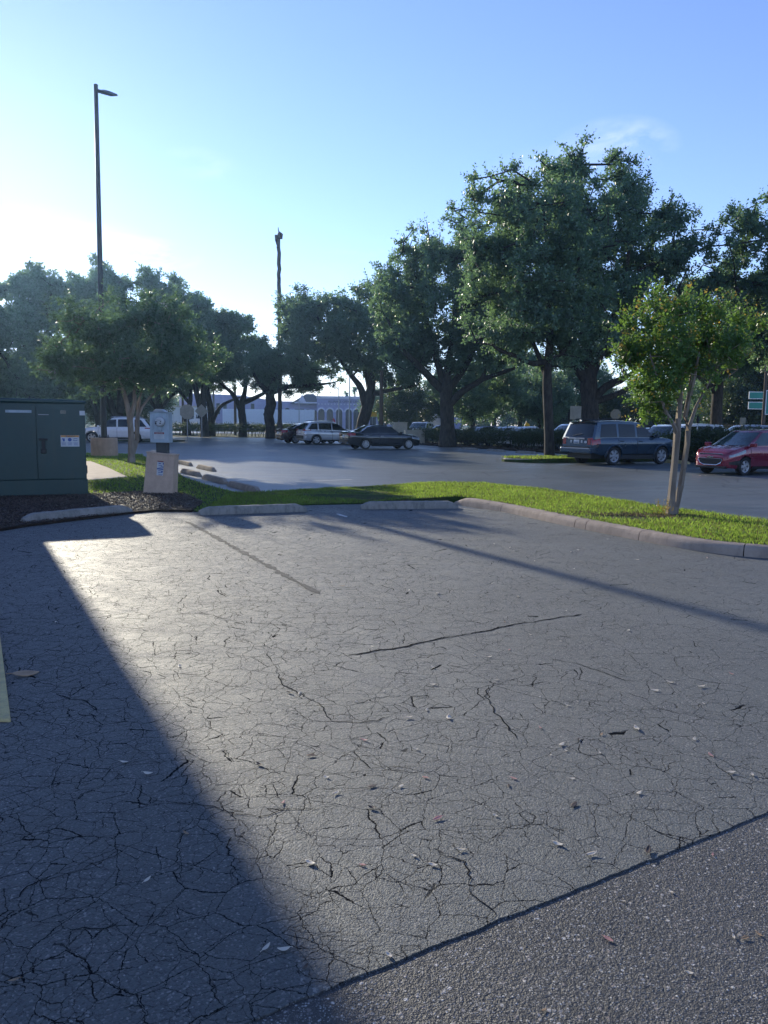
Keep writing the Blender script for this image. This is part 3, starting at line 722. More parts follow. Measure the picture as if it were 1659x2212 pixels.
for u in (2, 6, 10, 14):
    m2 = MB().grid(lambda a, b: bp(u + 2.6 * a, 0, .9 + 1.9 * b) + fn_ * .03, 1, 1); w_ = m2.build('window', MAT['glass2'], bld)
    fr = MB()
    for (a0, a1, z0, z1) in [(-.08, 2.68, .82, .9), (-.08, 2.68, 2.8, 2.88), (-.08, 0, .9, 2.8), (2.6, 2.68, .9, 2.8), (1.27, 1.33, .9, 2.8)]:
        fr.prism([(p.x, p.y) for p in [bp(u + a0, 0) - fn_ * .02, bp(u + a0, 0) + fn_ * .07, bp(u + a1, 0) + fn_ * .07, bp(u + a1, 0) - fn_ * .02]], z0, z1)
    fr.build('frame', MAT['dsteel'], w_)

# ------------------------------------------------------------------ transformer cabinet
tb = G(193, 1073); TW = 1.85; TH = 1.93
tr = empty('transformer_cabinet', (tb.x - .02, tb.y, 0), 'big dark green steel transformer cabinet with two doors on the mulch', 'transformer', R(25))
TD = 1.5
MB().box((-TW / 2, TD / 2, .18), (TW, TD, .36)).build('base', MAT['green'], tr, bevel=.006)
MB().box((-TW / 2, TD / 2 + .01, .36 + (TH - .42) / 2), (TW - .03, TD - .02, TH - .42)).build('body', MAT['green'], tr, bevel=.006)
lid = MB().prism([(-TW - .015, TH - .06), (.015, TH - .06), (.015, TH - .012), (-.3, TH + .02), (-TW + .3, TH + .02), (-TW - .015, TH - .012)], -.025, TD + .02, 'xz')
lid.build('lid', MAT['green'], tr, bevel=.024)
for x0, x1, nm in ((-TW + .03, -.922, 'door'), (-.91, -.03, 'door')):
    dr = MB().box(((x0 + x1) / 2, -.004, .37 + (TH - .46) / 2), (x1 - x0, .03, TH - .46)).build(nm, MAT['green'], tr, bevel=.005)
    if x0 > -1.2:
        h = MB().box((-.80, -.04, 1.02), (.06, .05, .22)); h.box((-.80, -.06, 1.16), (.16, .03, .04)); h.box((-.80, -.05, .93), (.10, .04, .09)); h.build('handle', MAT['black'], dr, bevel=.008)
        st = MB().box((-.31, -.021, 1.13), (.345, .004, .225)).build('warning_label', MAT['stick'], dr)
        MB().box((-.31, -.0245, 1.222), (.335, .003, .036)).build('header', MAT['orange'], st)
        tx = text('lettering', 'WARNING', .036, MAT['ink'], st, (-.30, -.0275, 1.222), depth=.0005)
        ic = MB(); ic.prism([(-.385, 1.208), (-.365, 1.208), (-.375, 1.236)], -.0282, -.0262, 'xz')
        ic.box((-.425, -.024, 1.15), (.035, .003, .06)); ic.box((-.45, -.024, 1.17), (.02, .003, .02))
        ic.lathe([(.036, -.0255), (.036, -.022)], 18, (-.315, 0, 1.155), 'y')
        ic.tube([(-.255, -.024, 1.165), (-.21, -.024, 1.18), (-.17, -.024, 1.172)], .005, 4); ic.tube([(-.255, -.024, 1.14), (-.21, -.024, 1.132), (-.175, -.024, 1.14)], .006, 4)
        for cx in (-.425, -.315, -.205):
            for k in range(5): ic.box((cx, -.024, 1.098 - k * .013), (.085 - .012 * (k % 2), .002, .0045))
        ic.build('pictograms', MAT['blueink'], st)
        st = MB().box((-.047 - .02, -.021, 1.685), (.10, .004, .09)).build('sticker', MAT['stick'], dr)
        st = MB().box((-.42, -.021, 1.70), (.10, .004, .06)).build('sticker', MAT['signback'], dr)
        MB().box((-.42, -.0245, 1.708), (.07, .002, .008)).box((-.42, -.0245, 1.69), (.08, .002, .006)).build('print', MAT['ink'], st)
        MB().box((-.78, -.021, 1.645), (.19, .004, .014)).build('nameplate', MAT['galv'], dr)
    else:
        st = MB().box((-1.22, -.021, 1.70), (.46, .004, .052)).build('number_strip', MAT['gsteel'], dr)
        text('lettering', '53J899', .046, MAT['stick'], st, (-1.32, -.0245, 1.70), depth=.0005)
        text('lettering', '056781', .046, MAT['stick'], st, (-1.12, -.0245, 1.70), depth=.0005)
        text('lettering', '-STU', .085, MAT['gsteel'], dr, (-1.66, -.021, 1.42), depth=.0006)
MB().box((-.012, .10, .55), (.03, .12, .16)).build('hinge', MAT['dsteel'], tr, bevel=.004)

# ------------------------------------------------------------------ meter pedestal
mp = G(341, 1071)
me_ = empty('meter_pedestal', (mp.x, mp.y, .03), 'leaning tan concrete pedestal carrying a grey electric meter box', 'electric meter', R(-6))
Mt = Matrix.Rotation(R(5.0), 3, 'Y')
pd = MB(); hw, hb = .295, .315
def tl(x, y, z): return Mt @ Vector((x, y, z))
pd.add([tl(-hb, -.02, -.06), tl(hb, -.02, -.06), tl(hb, .30, -.06), tl(-hb, .30, -.06), tl(-hw, 0, .83), tl(hw, 0, .83), tl(hw, .27, .83), tl(-hw, .27, .83)],
       [(3, 2, 1, 0), (4, 5, 6, 7), (0, 1, 5, 4), (1, 2, 6, 5), (2, 3, 7, 6), (3, 0, 4, 7)])
pd.build('pedestal', MAT['slab'], me_, bevel=.012)
cap = MB()
cap.add([tl(-hw - .012, -.012, .832), tl(hw + .012, -.012, .832), tl(hw + .012, .282, .832), tl(-hw - .012, .282, .832), tl(-hw - .012, -.012, .865), tl(hw + .012, -.012, .865), tl(hw + .012, .282, .865), tl(-hw - .012, .282, .865)],
       [(3, 2, 1, 0), (4, 5, 6, 7), (0, 1, 5, 4), (1, 2, 6, 5), (2, 3, 7, 6), (3, 0, 4, 7)]).build('cap', MAT['slab'], me_, bevel=.006)
st = MB().box(tl(.02, -.013, .55), (.135, .006, .30), M=Mt).build('notice', MAT['stick'], me_)
MB().box(tl(.02, -.018, .69), (.13, .004, .022), M=Mt).build('header', MAT['redink'], st)
bl = MB(); bl.box(tl(.02, -.018, .535), (.13, .004, .026), M=Mt)
for k, (x, z, w, h) in enumerate([(-.015, .70, .05, .02), (.062, .70, .018, .035), (0, .66, .08, .012), (.04, .63, .06, .018), (-.01, .62, .05, .01), (0, .545, .07, .014), (.045, .535, .03, .03), (.01, .51, .09, .012), (.015, .475, .10, .006), (.015, .46, .08, .006)]):
    bl.box(tl(.02 + x, -.018, z - .05), (w, .004, h), M=Mt)
bl.build('print', MAT['blueink'], st)
MB().box((.075, .13, .95), (.235, .14, .24)).build('neck', MAT['dsteel'], me_, bevel=.004)
MB().box((.055, .12, 1.38), (.40, .22, .62)).build('meter_box', MAT['gsteel'], me_, bevel=.008)
MB().box((.055, .115, 1.697), (.425, .25, .012)).build('box_lid', MAT['gsteel'], me_, bevel=.003)
MB().box((.065, .004, 1.21), (.37, .012, .27)).build('lower_cover', MAT['gsteel'], me_, bevel=.003)
MB().prism([(-.09, 1.703), (.19, 1.703), (.10, 1.76), (-.02, 1.765)], .02, .2, 'xz').build('conduit_hub', MAT['galv'], me_, bevel=.01)
mt = MB().lathe([(.105, .012), (.105, -.03), (.098, -.035)], 28, (.085, 0, 1.50), 'y').build('meter_ring', MAT['galv'], me_, smooth=True)
face = MB().lathe([(.093, -.03), (.092, -.075), (.08, -.095), (.04, -.105)], 28, (.095, 0, 1.50), 'y').build('meter', MAT['stick'], me_, smooth=True)
dd = MB(); dd.box((.04, -.108, 1.505), (.05, .01, .012)); dd.box((.135, -.106, 1.505), (.022, .012, .02)); dd.box((.125, -.106, 1.47), (.03, .012, .02)); dd.box((.03, -.10, 1.47), (.03, .02, .04)); dd.box((.095, -.107, 1.535), (.09, .008, .006))
dd.build('dial', MAT['dsteel'], face)
MB().box((.07, -.02, 1.36), (.10, .05, .09)).build('hasp_cover', MAT['gsteel'], me_, bevel=.006)
st = MB().box((.06, -.006, 1.22), (.215, .006, .135)).build('caution_label', MAT['stick'], me_)
MB().box((.06, -.011, 1.268), (.21, .004, .036)).build('header', MAT['redink'], st)
text('lettering', 'CAUTION', .034, MAT['stick'], st, (.06, -.0135, 1.268), depth=.0005)
pr = MB()
for k in range(5): pr.box((.06, -.0105, 1.235 - k * .016), (.18 - .03 * (k % 2), .003, .005))
pr.build('print', MAT['gsteel'], st)

# ------------------------------------------------------------------ light pole
lp = G(226, 986); lpx = lp
top = P(207, 183, lp.y)
po = empty('light_pole', (lp.x, lp.y, .0), 'tall dark light pole with one flat lamp head on a round concrete pier', 'light pole')
zt_ = top.z; ztb = .80; tx = top.x - lp.x
MB().lathe([(.55, -.05), (.55, .77), (.53, .80), (.0, .80)][:3], 36).build('pier', MAT['pier'], po, smooth=True)
bs = MB().box((0, 0, .825), (.34, .34, .05))
for a in (-1, 1):
    for b in (-1, 1): bs.tube([(a * .13, b * .13, .84), (a * .13, b * .13, .93)], .022, 6)
bs.build('base_plate', MAT['bronze'], po)
MB().tube([(0, 0, .83), (tx * .5, 0, (zt_ + .8) / 2), (tx, 0, zt_)], [.125, .105, .082], 16).build('pole', MAT['bronze'], po, smooth=True)
MB().tube([(tx, 0, zt_ - .01), (tx, 0, zt_ + .02)], [.09, .06], 14).build('pole_cap', MAT['bronze'], po, smooth=True)
MB().tube([(tx, 0, zt_ - .20), (tx + .24, -.02, zt_ - .26)], .05, 8).build('bracket', MAT['bronze'], po)
hd = MB().prism([(0, .04), (.04, .075), (.25, .075), (.60, .03), (.64, -.01), (.62, -.045), (.0, -.045)], -.22, .22, 'xz')
h = hd.build('lamp_head', MAT['bronze'], po, bevel=.012); h.location = (tx + .20, -.03, zt_ - .27); h.rotation_euler = (R(24), R(15), R(-6))
hl = MB().box((.33, 0, -.05), (.46, .34, .012)).build('lens', MAT['dsteel'], h)

# ------------------------------------------------------------------ dead palm trunk
dp0 = G(605, 948); dpt = P(602, 512, dp0.y); rnd = random.Random(5)
dp = empty('dead_palm', (dp0.x, dp0.y, 0), 'tall bare dead palm trunk without any fronds', 'palm trunk')
pts, rad = [], []
for i in range(40):
    t = i / 39; pts.append((( dpt.x - dp0.x) * t + rnd.gauss(0, .018), rnd.gauss(0, .018), -.05 + (dpt.z + .05) * t))
    rad.append((.20 if t > .08 else .26) * (1 - .12 * t) * rnd.uniform(.95, 1.05) * (.82 if t > .95 else 1))
MB().tube(pts, rad, 12).build('trunk', MAT['palm'], dp, smooth=True)
tpx = dpt.x - dp0.x; tz = dpt.z
sp = MB().tube([(tpx + .06, 0, tz - .1), (tpx + .14, 0, tz + .25), (tpx + .02, 0, tz + .42)], [.30, .26, .12], 8)
sp.tube([(tpx - .16, 0, tz - .75), (tpx - .24, 0, tz - .3), (tpx - .25, 0, tz + .18)], [.03, .10, .12], 6)
sp.tube([(tpx + .06, 0, tz + .35), (tpx - .02, 0, tz + .62), (tpx - .04, 0, tz + .85)], [.07, .045, .03], 5)
sp.build('splintered_crown', MAT['palm'], dp)
# ------------------------------------------------------------------ cars (local axes: x forward, y to the car's left, z up)
def lerp(a, b, t): return a + (b - a) * t
def interp(x, pts): return float(np.interp(x, [p[0] for p in pts], [p[1] for p in pts]))
PROF = ([0, .10, .30, .52, .66, .80, .92, 1.0], [.90, .955, .985, .992, 1.0, .985, .962, .925])
class Car:
    def __init__(c, L, W, H, wb, fo, wr, top, cab, belt, sill=.24, rear=None, nose=None, zb=None):
        c.L, c.W, c.H, c.wb, c.wr, c.sill = L, W, H, wb, wr, sill
        c.xf = L / 2 - fo; c.xr = c.xf - wb; c.top = top; c.cab = cab
        a = L / 2
        rear = rear or [(-a, .84), (-a + .06, .90), (-a + .18, .955), (-a + .5, .99)]
        nose = nose or [(a - .8, 1.), (a - .45, .975), (a - .22, .91), (a - .10, .83), (a - .03, .74), (a, .66)]
        c.plan = rear + [(-a + .9, 1.), (0, 1.)] + nose
        c.zbp = zb or [(-a, .36), (-a + .15, .31), (-a + .55, sill), (a - .6, sill), (a - .15, .24), (a, .27)]
    def wat(c, x): return c.W / 2 * interp(x, c.plan)
    def zt(c, x): return interp(x, c.top)
    def zb(c, x): return interp(x, c.zbp)
    def sy(c, x, z):
        s = c.sill; t = (z - s) / max(.05, c.zt(x) - s)
        return c.wat(x) * float(np.interp(t, *PROF))
    def body(c):
        a = c.L / 2; ra = c.wr + .055; xs = list(np.linspace(-a, a, 76))
        for xw in (c.xr, c.xf): xs += [xw + ra * math.cos(w) for w in np.linspace(0, math.pi, 19)] + [xw - ra - .004, xw + ra + .004]
        xs += [p[0] for p in c.plan] + [p[0] for p in c.top]
        xs = sorted(set(round(x, 4) for x in xs if -a <= x <= a))
        tt = [0, .08, .18, .30, .42, .54, .62, .66, .70, .80, .90, .96, 1.0]
        rings = []
        for x in xs:
            zb, zt = c.zb(x), c.zt(x); lo = zb
            for xw in (c.xr, c.xf):
                if abs(x - xw) < ra: lo = max(lo, c.wr + math.sqrt(max(0, ra * ra - (x - xw) ** 2)))
            half = []
            for t in tt:
                z = max(lo, zb + (zt - zb) * t); half.append((c.sy(x, z), z))
            ye = half[-1][0]
            up = [(ye * .93, zt + .012), (ye * .72, zt + .026), (ye * .38, zt + .036), (0, zt + .040)]
            h = half + up
            rings.append([(x, y, z) for y, z in h] + [(x, -y, z) for y, z in h[-2::-1]])
        m = len(rings[0]); v = [p for r in rings for p in r]
        f = [(i * m + k, (i + 1) * m + k, (i + 1) * m + k + 1, i * m + k + 1) for i in range(len(rings) - 1) for k in range(m - 1)]
        f += [tuple(range(m)), tuple((len(rings) - 1) * m + k for k in range(m - 1, -1, -1))]
        return MB().add(v, f)
    # greenhouse: v = 0 at the belt, 1 at the roof edge
    def cx(c, v):
        k = c.cab; g = lambda e: v ** e if v > 0 else v
        return lerp(k['r0'], k['r1'], g(k.get('rp', 1.0))), lerp(k['f0'], k['f1'], g(k.get('fp', 1.0)))
    def cw(c, v):
        k = c.cab; return c.W / 2 * lerp(k.get('w0', .925), k.get('w1', .74), max(0, v) ** 1.15)
    def cz(c, x, v):
        k = c.cab; xm = k.get('xm', (k['r1'] + k['f1']) / 2); hl = (k['f0'] - k['r0']) / 2
        zr = k['zr'] - k.get('rc', .10) * ((x - xm) / hl) ** 2
        zb = c.zt(x) if False else lerp(k['zbr'], k['zbf'], (x - k['r0']) / (k['f0'] - k['r0']))
        return zb + (zr - zb) * v
    def side(c, x, v, off=0., s=1):
        return (x, s * (c.cw(v) + off), c.cz(x, v))
    def front(c, u, v, off=0.):
        r, f = c.cx(v); x = f - c.cab.get('bf', .16) * abs(u) ** 2.6 + off
        return (x, u * c.cw(v), c.cz(x, v) + off * .6)
    def back(c, u, v, off=0.):
        r, f = c.cx(v); x = r + c.cab.get('br', .09) * abs(u) ** 2.6 - off
        return (x, u * c.cw(v), c.cz(x, v) + off * .5)
    def cabin(c):
        rings = []; us = [-1, -.85, -.6, -.3, 0, .3, .6, .85, 1]
        def ring(v, sh=0., dz=0.):
            out = [c.front(u, v) for u in us]
            xa, xb = out[-1][0], c.back(1, v)[0]
            out += [c.side(lerp(xa, xb, t), v) for t in (.15, .3, .5, .7, .85)]
            out += [c.back(u, v) for u in us[::-1]]
            out += [c.side(lerp(xb, xa, t), v, s=-1) for t in (.15, .3, .5, .7, .85)]
            if sh:
                xm = sum(p[0] for p in out) / len(out); L = (max(p[0] for p in out) - min(p[0] for p in out)) / 2
                out = [(xm + (p[0] - xm) * (1 - sh / L), p[1] * (1 - sh / c.cw(1)), p[2] + dz) for p in out]
            return out
        for v in (-.10, 0, .2, .4, .6, .8, .93, 1): rings.append(ring(v))
        for sh, dz in ((.05, .022), (.13, .036), (.28, .046), (.45, .052)): rings.append(ring(1, sh, dz))
        m = len(rings[0]); v = [p for r in rings for p in r]
        f = [(i * m + k, i * m + (k + 1) % m, (i + 1) * m + (k + 1) % m, (i + 1) * m + k) for i in range(len(rings) - 1) for k in range(m)]
        last = (len(rings) - 1) * m
        f += [tuple(last + k for k in range(m))]
        return MB().add(v, f)
def shell(fn, nu, nv, flip=False): return MB().grid(fn, nu, nv)
def make_wheel(c, root, s, xw, spokes, alloy='alloy'):
    e = bpy.data.objects.new('wheel', None); COL.objects.link(e); e.parent = root
    e.location = (xw, s * (c.W / 2 - .115), c.wr)
    if s < 0: e.rotation_euler = (0, 0, math.pi)
    r = c.wr; rr = r * .66
    MB().lathe([(rr, -.085), (r * .93, -.10), (r * .985, -.075), (r, -.03), (r, .03), (r * .985, .075), (r * .93, .10), (rr, .085)], 32, axis='y', caps=False).build('tyre', MAT['rubber'], e, smooth=True)
    m = MB()
    vs = []
    def ringband(r0, y0, r1, y1, n=32):
        v = []
        for k in range(n):
            w = 2 * math.pi * k / n; v += [(r0 * math.cos(w), y0, r0 * math.sin(w)), (r1 * math.cos(w), y1, r1 * math.sin(w))]
        m.add(v, [(2 * k, (2 * k + 2) % (2 * n), (2 * k + 3) % (2 * n), 2 * k + 1) for k in range(n)])
    ringband(rr * 1.01, .088, rr * .90, .080); ringband(rr * .90, .080, rr * .86, .02); ringband(.055, .075, .0, .085)
    for k in range(spokes):
        for q in ((-.13, .13) if spokes < 8 else (0,)):
            w = 2 * math.pi * k / spokes + q; wd = (.034 if spokes < 8 else .030)
            d = Vector((math.cos(w), 0, math.sin(w))); n = Vector((-math.sin(w), 0, math.cos(w)))
            a, b = d * .03, d * rr * .93
            m.add([a - n * wd * .8 + Vector((0, .078, 0)), a + n * wd * .8 + Vector((0, .078, 0)), b + n * wd * 1.2 + Vector((0, .074, 0)), b - n * wd * 1.2 + Vector((0, .074, 0)),
                   a - n * wd + Vector((0, .05, 0)), a + n * wd + Vector((0, .05, 0)), b + n * wd * 1.3 + Vector((0, .045, 0)), b - n * wd * 1.3 + Vector((0, .045, 0))],
                  [(0, 1, 2, 3), (0, 4, 5, 1), (1, 5, 6, 2), (2, 6, 7, 3), (3, 7, 4, 0)])
    m.build('rim', MAT[alloy], e)
    MB().lathe([(rr * .9, -.02), (rr * .9, .0)], 24, axis='y').build('brake', MAT['black'], e)
def build_car(name, label, c, pt, loc, head, wins, doors, group=None, spokes=5, tail=None, head_l=None, plate='rear', extras=None, cat='car', glass='glass', detail=True):
    root = empty(name, (loc[0], loc[1], loc[2] if len(loc) > 2 else 0), label, cat, head, group)
    pm = pt; a = c.L / 2
    c.body().build('body', pm, root, smooth=True)
    c.cabin().build('cabin', pm, root, smooth=True)
    ub = MB().box(((c.xf + c.xr) / 2, 0, .42), (c.wb - .1, c.W - .12, .36)); ub.box((0, 0, .45), (c.L - .3, c.W - .62, .38)); ub.build('underbody', MAT['black'], root)
    for s in (1, -1):
        for (xb0, xb1, xt0, xt1) in wins:
            v0, v1 = c.cab.get('v0', .05), c.cab.get('v1', .88)
            def fn(i, j, s=s):
                v = lerp(v0, v1, j); x = lerp(lerp(xb0, xt0, j), lerp(xb1, xt1, j), i); return c.side(x, v, .006, s)
            MB().grid(fn, 6, 6).build('side_window', MAT[glass], root, smooth=True)
    MB().grid(lambda i, j: c.front(lerp(-.90, .90, i), lerp(.02, .93, j), .006), 14, 6).build('windshield', MAT['glass2'], root, smooth=True)
    vr0 = c.cab.get('vr0', .05)
    MB().grid(lambda i, j: c.back(lerp(-.86, .86, i), lerp(vr0, .90, j), .006), 14, 6).build('rear_window', MAT[glass], root, smooth=True)
    for xw in (c.xr, c.xf):
        for s in (1, -1): make_wheel(c, root, s, xw, spokes)
    def sp(x0, x1, z0, z1, off, s, nu=8, nv=6, z0b=None, z1b=None):
        """a panel lying on the body side; z0b / z1b give other heights at the x1 end"""
        z0b = z0 if z0b is None else z0b; z1b = z1 if z1b is None else z1b
        def fn(i, j):
            x = lerp(x0, x1, i); z = lerp(lerp(z0, z0b, i), lerp(z1, z1b, i), j); return (x, s * (c.sy(x, z) + off), z)
        return MB().grid(fn, nu, nv)
    if detail:
        for s in (1, -1):
            for (x0, x1) in doors:
                zt0 = min(c.zt(x0), c.zt(x1)) - .035
                def fn(i, j, s=s):
                    x = lerp(x0, x1, i); z = lerp(c.sill + .10, zt0, j)
                    e = .005
                    if abs(x - c.xr) < c.wr + .1 and z < c.wr * 2 + .05:
                        dx = x - c.xr; lim = math.sqrt(max(0, (c.wr + .1) ** 2 - (z - c.wr) ** 2)); x = max(x, c.xr + lim)
                    return (x, s * (c.sy(x, z) + e), z)
                dr = MB().grid(fn, 12, 10).build('door', pm, root, smooth=True)
                hx = x0 + .17; hz = zt0 - .10
                MB().box((hx, s * (c.sy(hx, hz) + .022), hz), (.20, .03, .035)).build('handle', MAT['chrome'] if 'chrome_handle' in (extras or ()) else pm, dr, bevel=.008)
                # dark shut lines round the door
            for xx in sorted({round(q, 2) for dd in doors for q in dd}):
                zl = c.sill + .10
                MB().tube([(xx, s * (c.sy(xx, z) + .003), z) for z in np.linspace(zl, c.zt(xx) - .03, 8)], .006, 4, False).build('shut_line', MAT['black'], root)
            mx, mz = c.cab['f0'] - .28, c.cz(c.cab['f0'] - .25, .10)
            mr = MB().box((mx, s * (c.W / 2 * .93 + .13), mz + .02), (.13, .20, .135)); mr.box((mx + .02, s * (c.W / 2 * .93 + .02), mz - .03), (.06, .10, .05))
            mr.build('mirror', pm, root, bevel=.03)
            MB().grid(lambda i, j, s=s: (lerp(c.xr + c.wr + .06, c.xf - c.wr - .06, i), s * (c.sy(0, lerp(c.sill, c.sill + .09, j)) + .012), lerp(c.sill, c.sill + .09, j)), 4, 2).build('rocker', MAT['black'], root)
    for s in (1, -1):
        if head_l:
            x0, x1, z0, z1, z0b, z1b = head_l
            sp(x0, x1, z0, z1, .008, s, 10, 5, z0b, z1b).build('headlight', MAT['lamp'], root, smooth=True)
        if tail:
            x0, x1, z0, z1, z0b, z1b = tail
            sp(x0, x1, z0, z1, .008, s, 8, 6, z0b, z1b).build('taillight', MAT['red'], root, smooth=True)
            yw = c.wat(-a) * .96
            zt0 = min(z0, z1)
            MB().box((-a - .004, s * (yw - .09), (z0 + z1) / 2), (.012, .17, (z1 - z0) * .9)).build('taillight', MAT['red'], root, bevel=.004)
    bx = MB()
    if plate in ('rear', 'both'):
        pz = c.cab.get('pz', .80)
        p_ = MB().box((-a - .012, 0, pz), (.012, .32, .16)).build('licence_plate', MAT['plate'], root, bevel=.004)
    return root, sp

# ---- the models
pilot = Car(4.78, 1.97, 1.80, 2.70, .95, .375, [(-2.39, 1.05), (-2.2, 1.10), (1.0, 1.10), (1.25, 1.115), (1.9, 1.06), (2.2, 1.0), (2.34, .90), (2.39, .78)],
            dict(r0=-2.36, r1=-2.12, f0=1.30, f1=.42, zbr=1.08, zbf=1.10, zr=1.74, rc=.10, w0=.93, w1=.80, v1=.86, xm=-.9, bf=.2, br=.06, pz=.93, fp=.9), 1.1, sill=.36,
            zb=[(-2.39, .52), (-2.2, .46), (-1.9, .40), (1.8, .38), (2.2, .36), (2.39, .42)])
spark = Car(3.68, 1.60, 1.50, 2.375, .74, .295, [(-1.84, .90), (-1.6, .98), (0, .94), (.95, .955), (1.3, .90), (1.58, .82), (1.74, .72), (1.82, .62), (1.84, .56)],
            dict(r0=-1.80, r1=-1.42, f0=1.16, f1=.22, zbr=.98, zbf=.93, zr=1.475, rc=.14, w0=.93, w1=.73, xm=-.55, bf=.24, br=.1), .95, sill=.20,
            nose=[(1.04, 1.), (1.35, .985), (1.55, .94), (1.68, .87), (1.77, .78), (1.82, .68), (1.84, .6)])
sedan = Car(4.80, 1.82, 1.45, 2.85, .88, .335, [(-2.4, .86), (-2.34, 1.00), (-2.2, 1.03), (-1.6, 1.00), (-1.2, .95), (.9, .935), (1.25, .93), (1.8, .86), (2.15, .77), (2.33, .67), (2.4, .58)],
            dict(r0=-2.10, r1=-1.02, f0=1.22, f1=.36, zbr=.98, zbf=.93, zr=1.44, rc=.20, w0=.90, w1=.70, v0=.06, v1=.84, xm=-.25, bf=.26, br=.16, vr0=.1, rp=.92, fp=.92, pz=.78), .95, sill=.20)
escape = Car(4.52, 1.84, 1.68, 2.69, .90, .35, [(-2.26, .95), (-2.1, 1.03), (-1.5, 1.04), (0, 1.0), (1.0, 1.005), (1.25, 1.01), (1.75, .95), (2.05, .86), (2.2, .74), (2.26, .64)],
             dict(r0=-2.22, r1=-1.78, f0=1.28, f1=.25, zbr=1.06, zbf=.99, zr=1.64, rc=.15, w0=.92, w1=.73, v1=.82, xm=-.5, bf=.24, br=.1, pz=.9), 1.0, sill=.26)
bigsuv = Car(4.94, 1.99, 1.77, 2.82, .95, .385, [(-2.47, .98), (-2.3, 1.08), (0, 1.06), (1.0, 1.06), (1.3, 1.07), (1.9, 1.0), (2.25, .90), (2.42, .76), (2.47, .66)],
             dict(r0=-2.42, r1=-1.98, f0=1.35, f1=.35, zbr=1.10, zbf=1.05, zr=1.73, rc=.13, w0=.92, w1=.76, v1=.84, xm=-.7, bf=.24, br=.1, pz=.95), 1.06, sill=.30)
PW = {k: paint(k, v, m, r) for k, (v, m, r) in dict(
    steel_blue_paint=((.010, .036, .066), .45, .3), crimson_paint=((.19, .006, .030), .35, .25), black_blue_paint=((.006, .008, .013), .3, .18), silver_paint=((.45, .46, .49), .6, .3),
    white_paint=((.66, .67, .69), .05, .3), maroon_paint=((.030, .010, .013), .35, .25), grey_paint=((.20, .21, .23), .5, .3), dark_paint=((.03, .032, .04), .4, .3)).items()}
HD = math.atan2(EX.y, EX.x)                                     # every car of the row noses into the hedge
def at_rear_wheel(c, px, py, head, s):
    """centre of a car whose wheel on side s at the rear axle touches the ground at a measured point"""
    g = G(px, py); f = Vector((math.cos(head), math.sin(head), 0)); l = Vector((-f.y, f.x, 0))
    return g - f * c.xr - l * (s * (c.W / 2 - .1))
# steel-blue suv
loc = at_rear_wheel(pilot, 1323, 1005, HD, -1)
su, sp = build_car('parked_suv', 'dark steel blue suv with roof rails, seen from its rear corner beside the kerbed island', pilot, PW['steel_blue_paint'], loc, HD,
    [(-2.02, -1.10, -1.88, -1.10), (-.98, -.08, -.98, -.08), (.04, 1.02, .04, .42)], [(-1.05, -.02), (.0, 1.06)], spokes=6, tail=(-2.385, -2.02, .80, 1.09, .86, 1.06), head_l=(1.95, 2.34, .74, .96, .72, .86))
for s in (1, -1):
    MB().tube([(-1.9, s * .70, 1.79), (-1.75, s * .71, 1.835), (.1, s * .71, 1.835), (.3, s * .70, 1.78)], .022, 6).build('roof_rail', MAT['black'], su)
    sp(-.98, 1.0, .66, .715, .022, s).build('side_moulding', PW['steel_blue_paint'], su)
    for xw in (pilot.xr, pilot.xf):
        ra = .375 + .06
        MB().tube([(xw + ra * math.cos(w), s * (pilot.sy(xw + ra * math.cos(w), min(.375 + ra * math.sin(w), .9)) + .004), .375 + ra * math.sin(w)) for w in np.linspace(-.1, math.pi + .1, 22)], .04, 6).build('arch_flare', PW['steel_blue_paint'], su, smooth=True)
MB().box((-2.42, 0, .58), (.16, 1.74, .24)).build('rear_bumper', PW['steel_blue_paint'], su, bevel=.05)
MB().box((-2.42, 0, .715), (.10, 1.5, .02)).build('bumper_step', MAT['black'], su)
MB().box((-2.41, 0, 1.045), (.05, .98, .075)).build('plate_garnish', PW['grey_paint'], su, bevel=.02)
hb_ = MB()
for dy in (-.035, .035): hb_.tube([(-2.437, dy * .8, 1.012), (-2.437, dy * 1.15, 1.082)], .009, 5)
hb_.box((-2.437, 0, 1.046), (.014, .06, .014)); hb_.build('emblem', MAT['chrome'], su)
for y in (-.26, .26):
    MB().box((-2.405, y * 1.15, .935), (.014, .09, .11)).build('tailgate_sticker', MAT['stick'], su)
e_ = MB().lathe([(.075, 0), (.075, .012)], 16, axis='x'); e_ = e_.build('oval_sticker', MAT['stick'], su); e_.location = (-2.414, -.52, .92); e_.scale = (1, 1, .65)
MB().box((-2.43, 0, .90), (.008, .20, .05)).build('plate_print', MAT['plateink'], su)
MB().box((-2.13, 0, 1.70), (.10, .34, .035)).build('brake_lamp', MAT['red'], su)
MB().prism([(-2.26, 1.715), (-1.9, 1.755), (-1.9, 1.70), (-2.2, 1.69)], -.72, .72, 'xz').build('spoiler', PW['steel_blue_paint'], su, bevel=.01)
MB().tube([(-2.385, .25, 1.16), (-2.34, -.25, 1.25)], .012, 4).build('wiper', MAT['black'], su)
MB().box((-.9, -.2, .40), (2.6, .5, .15)).build('exhaust', MAT['black'], su)

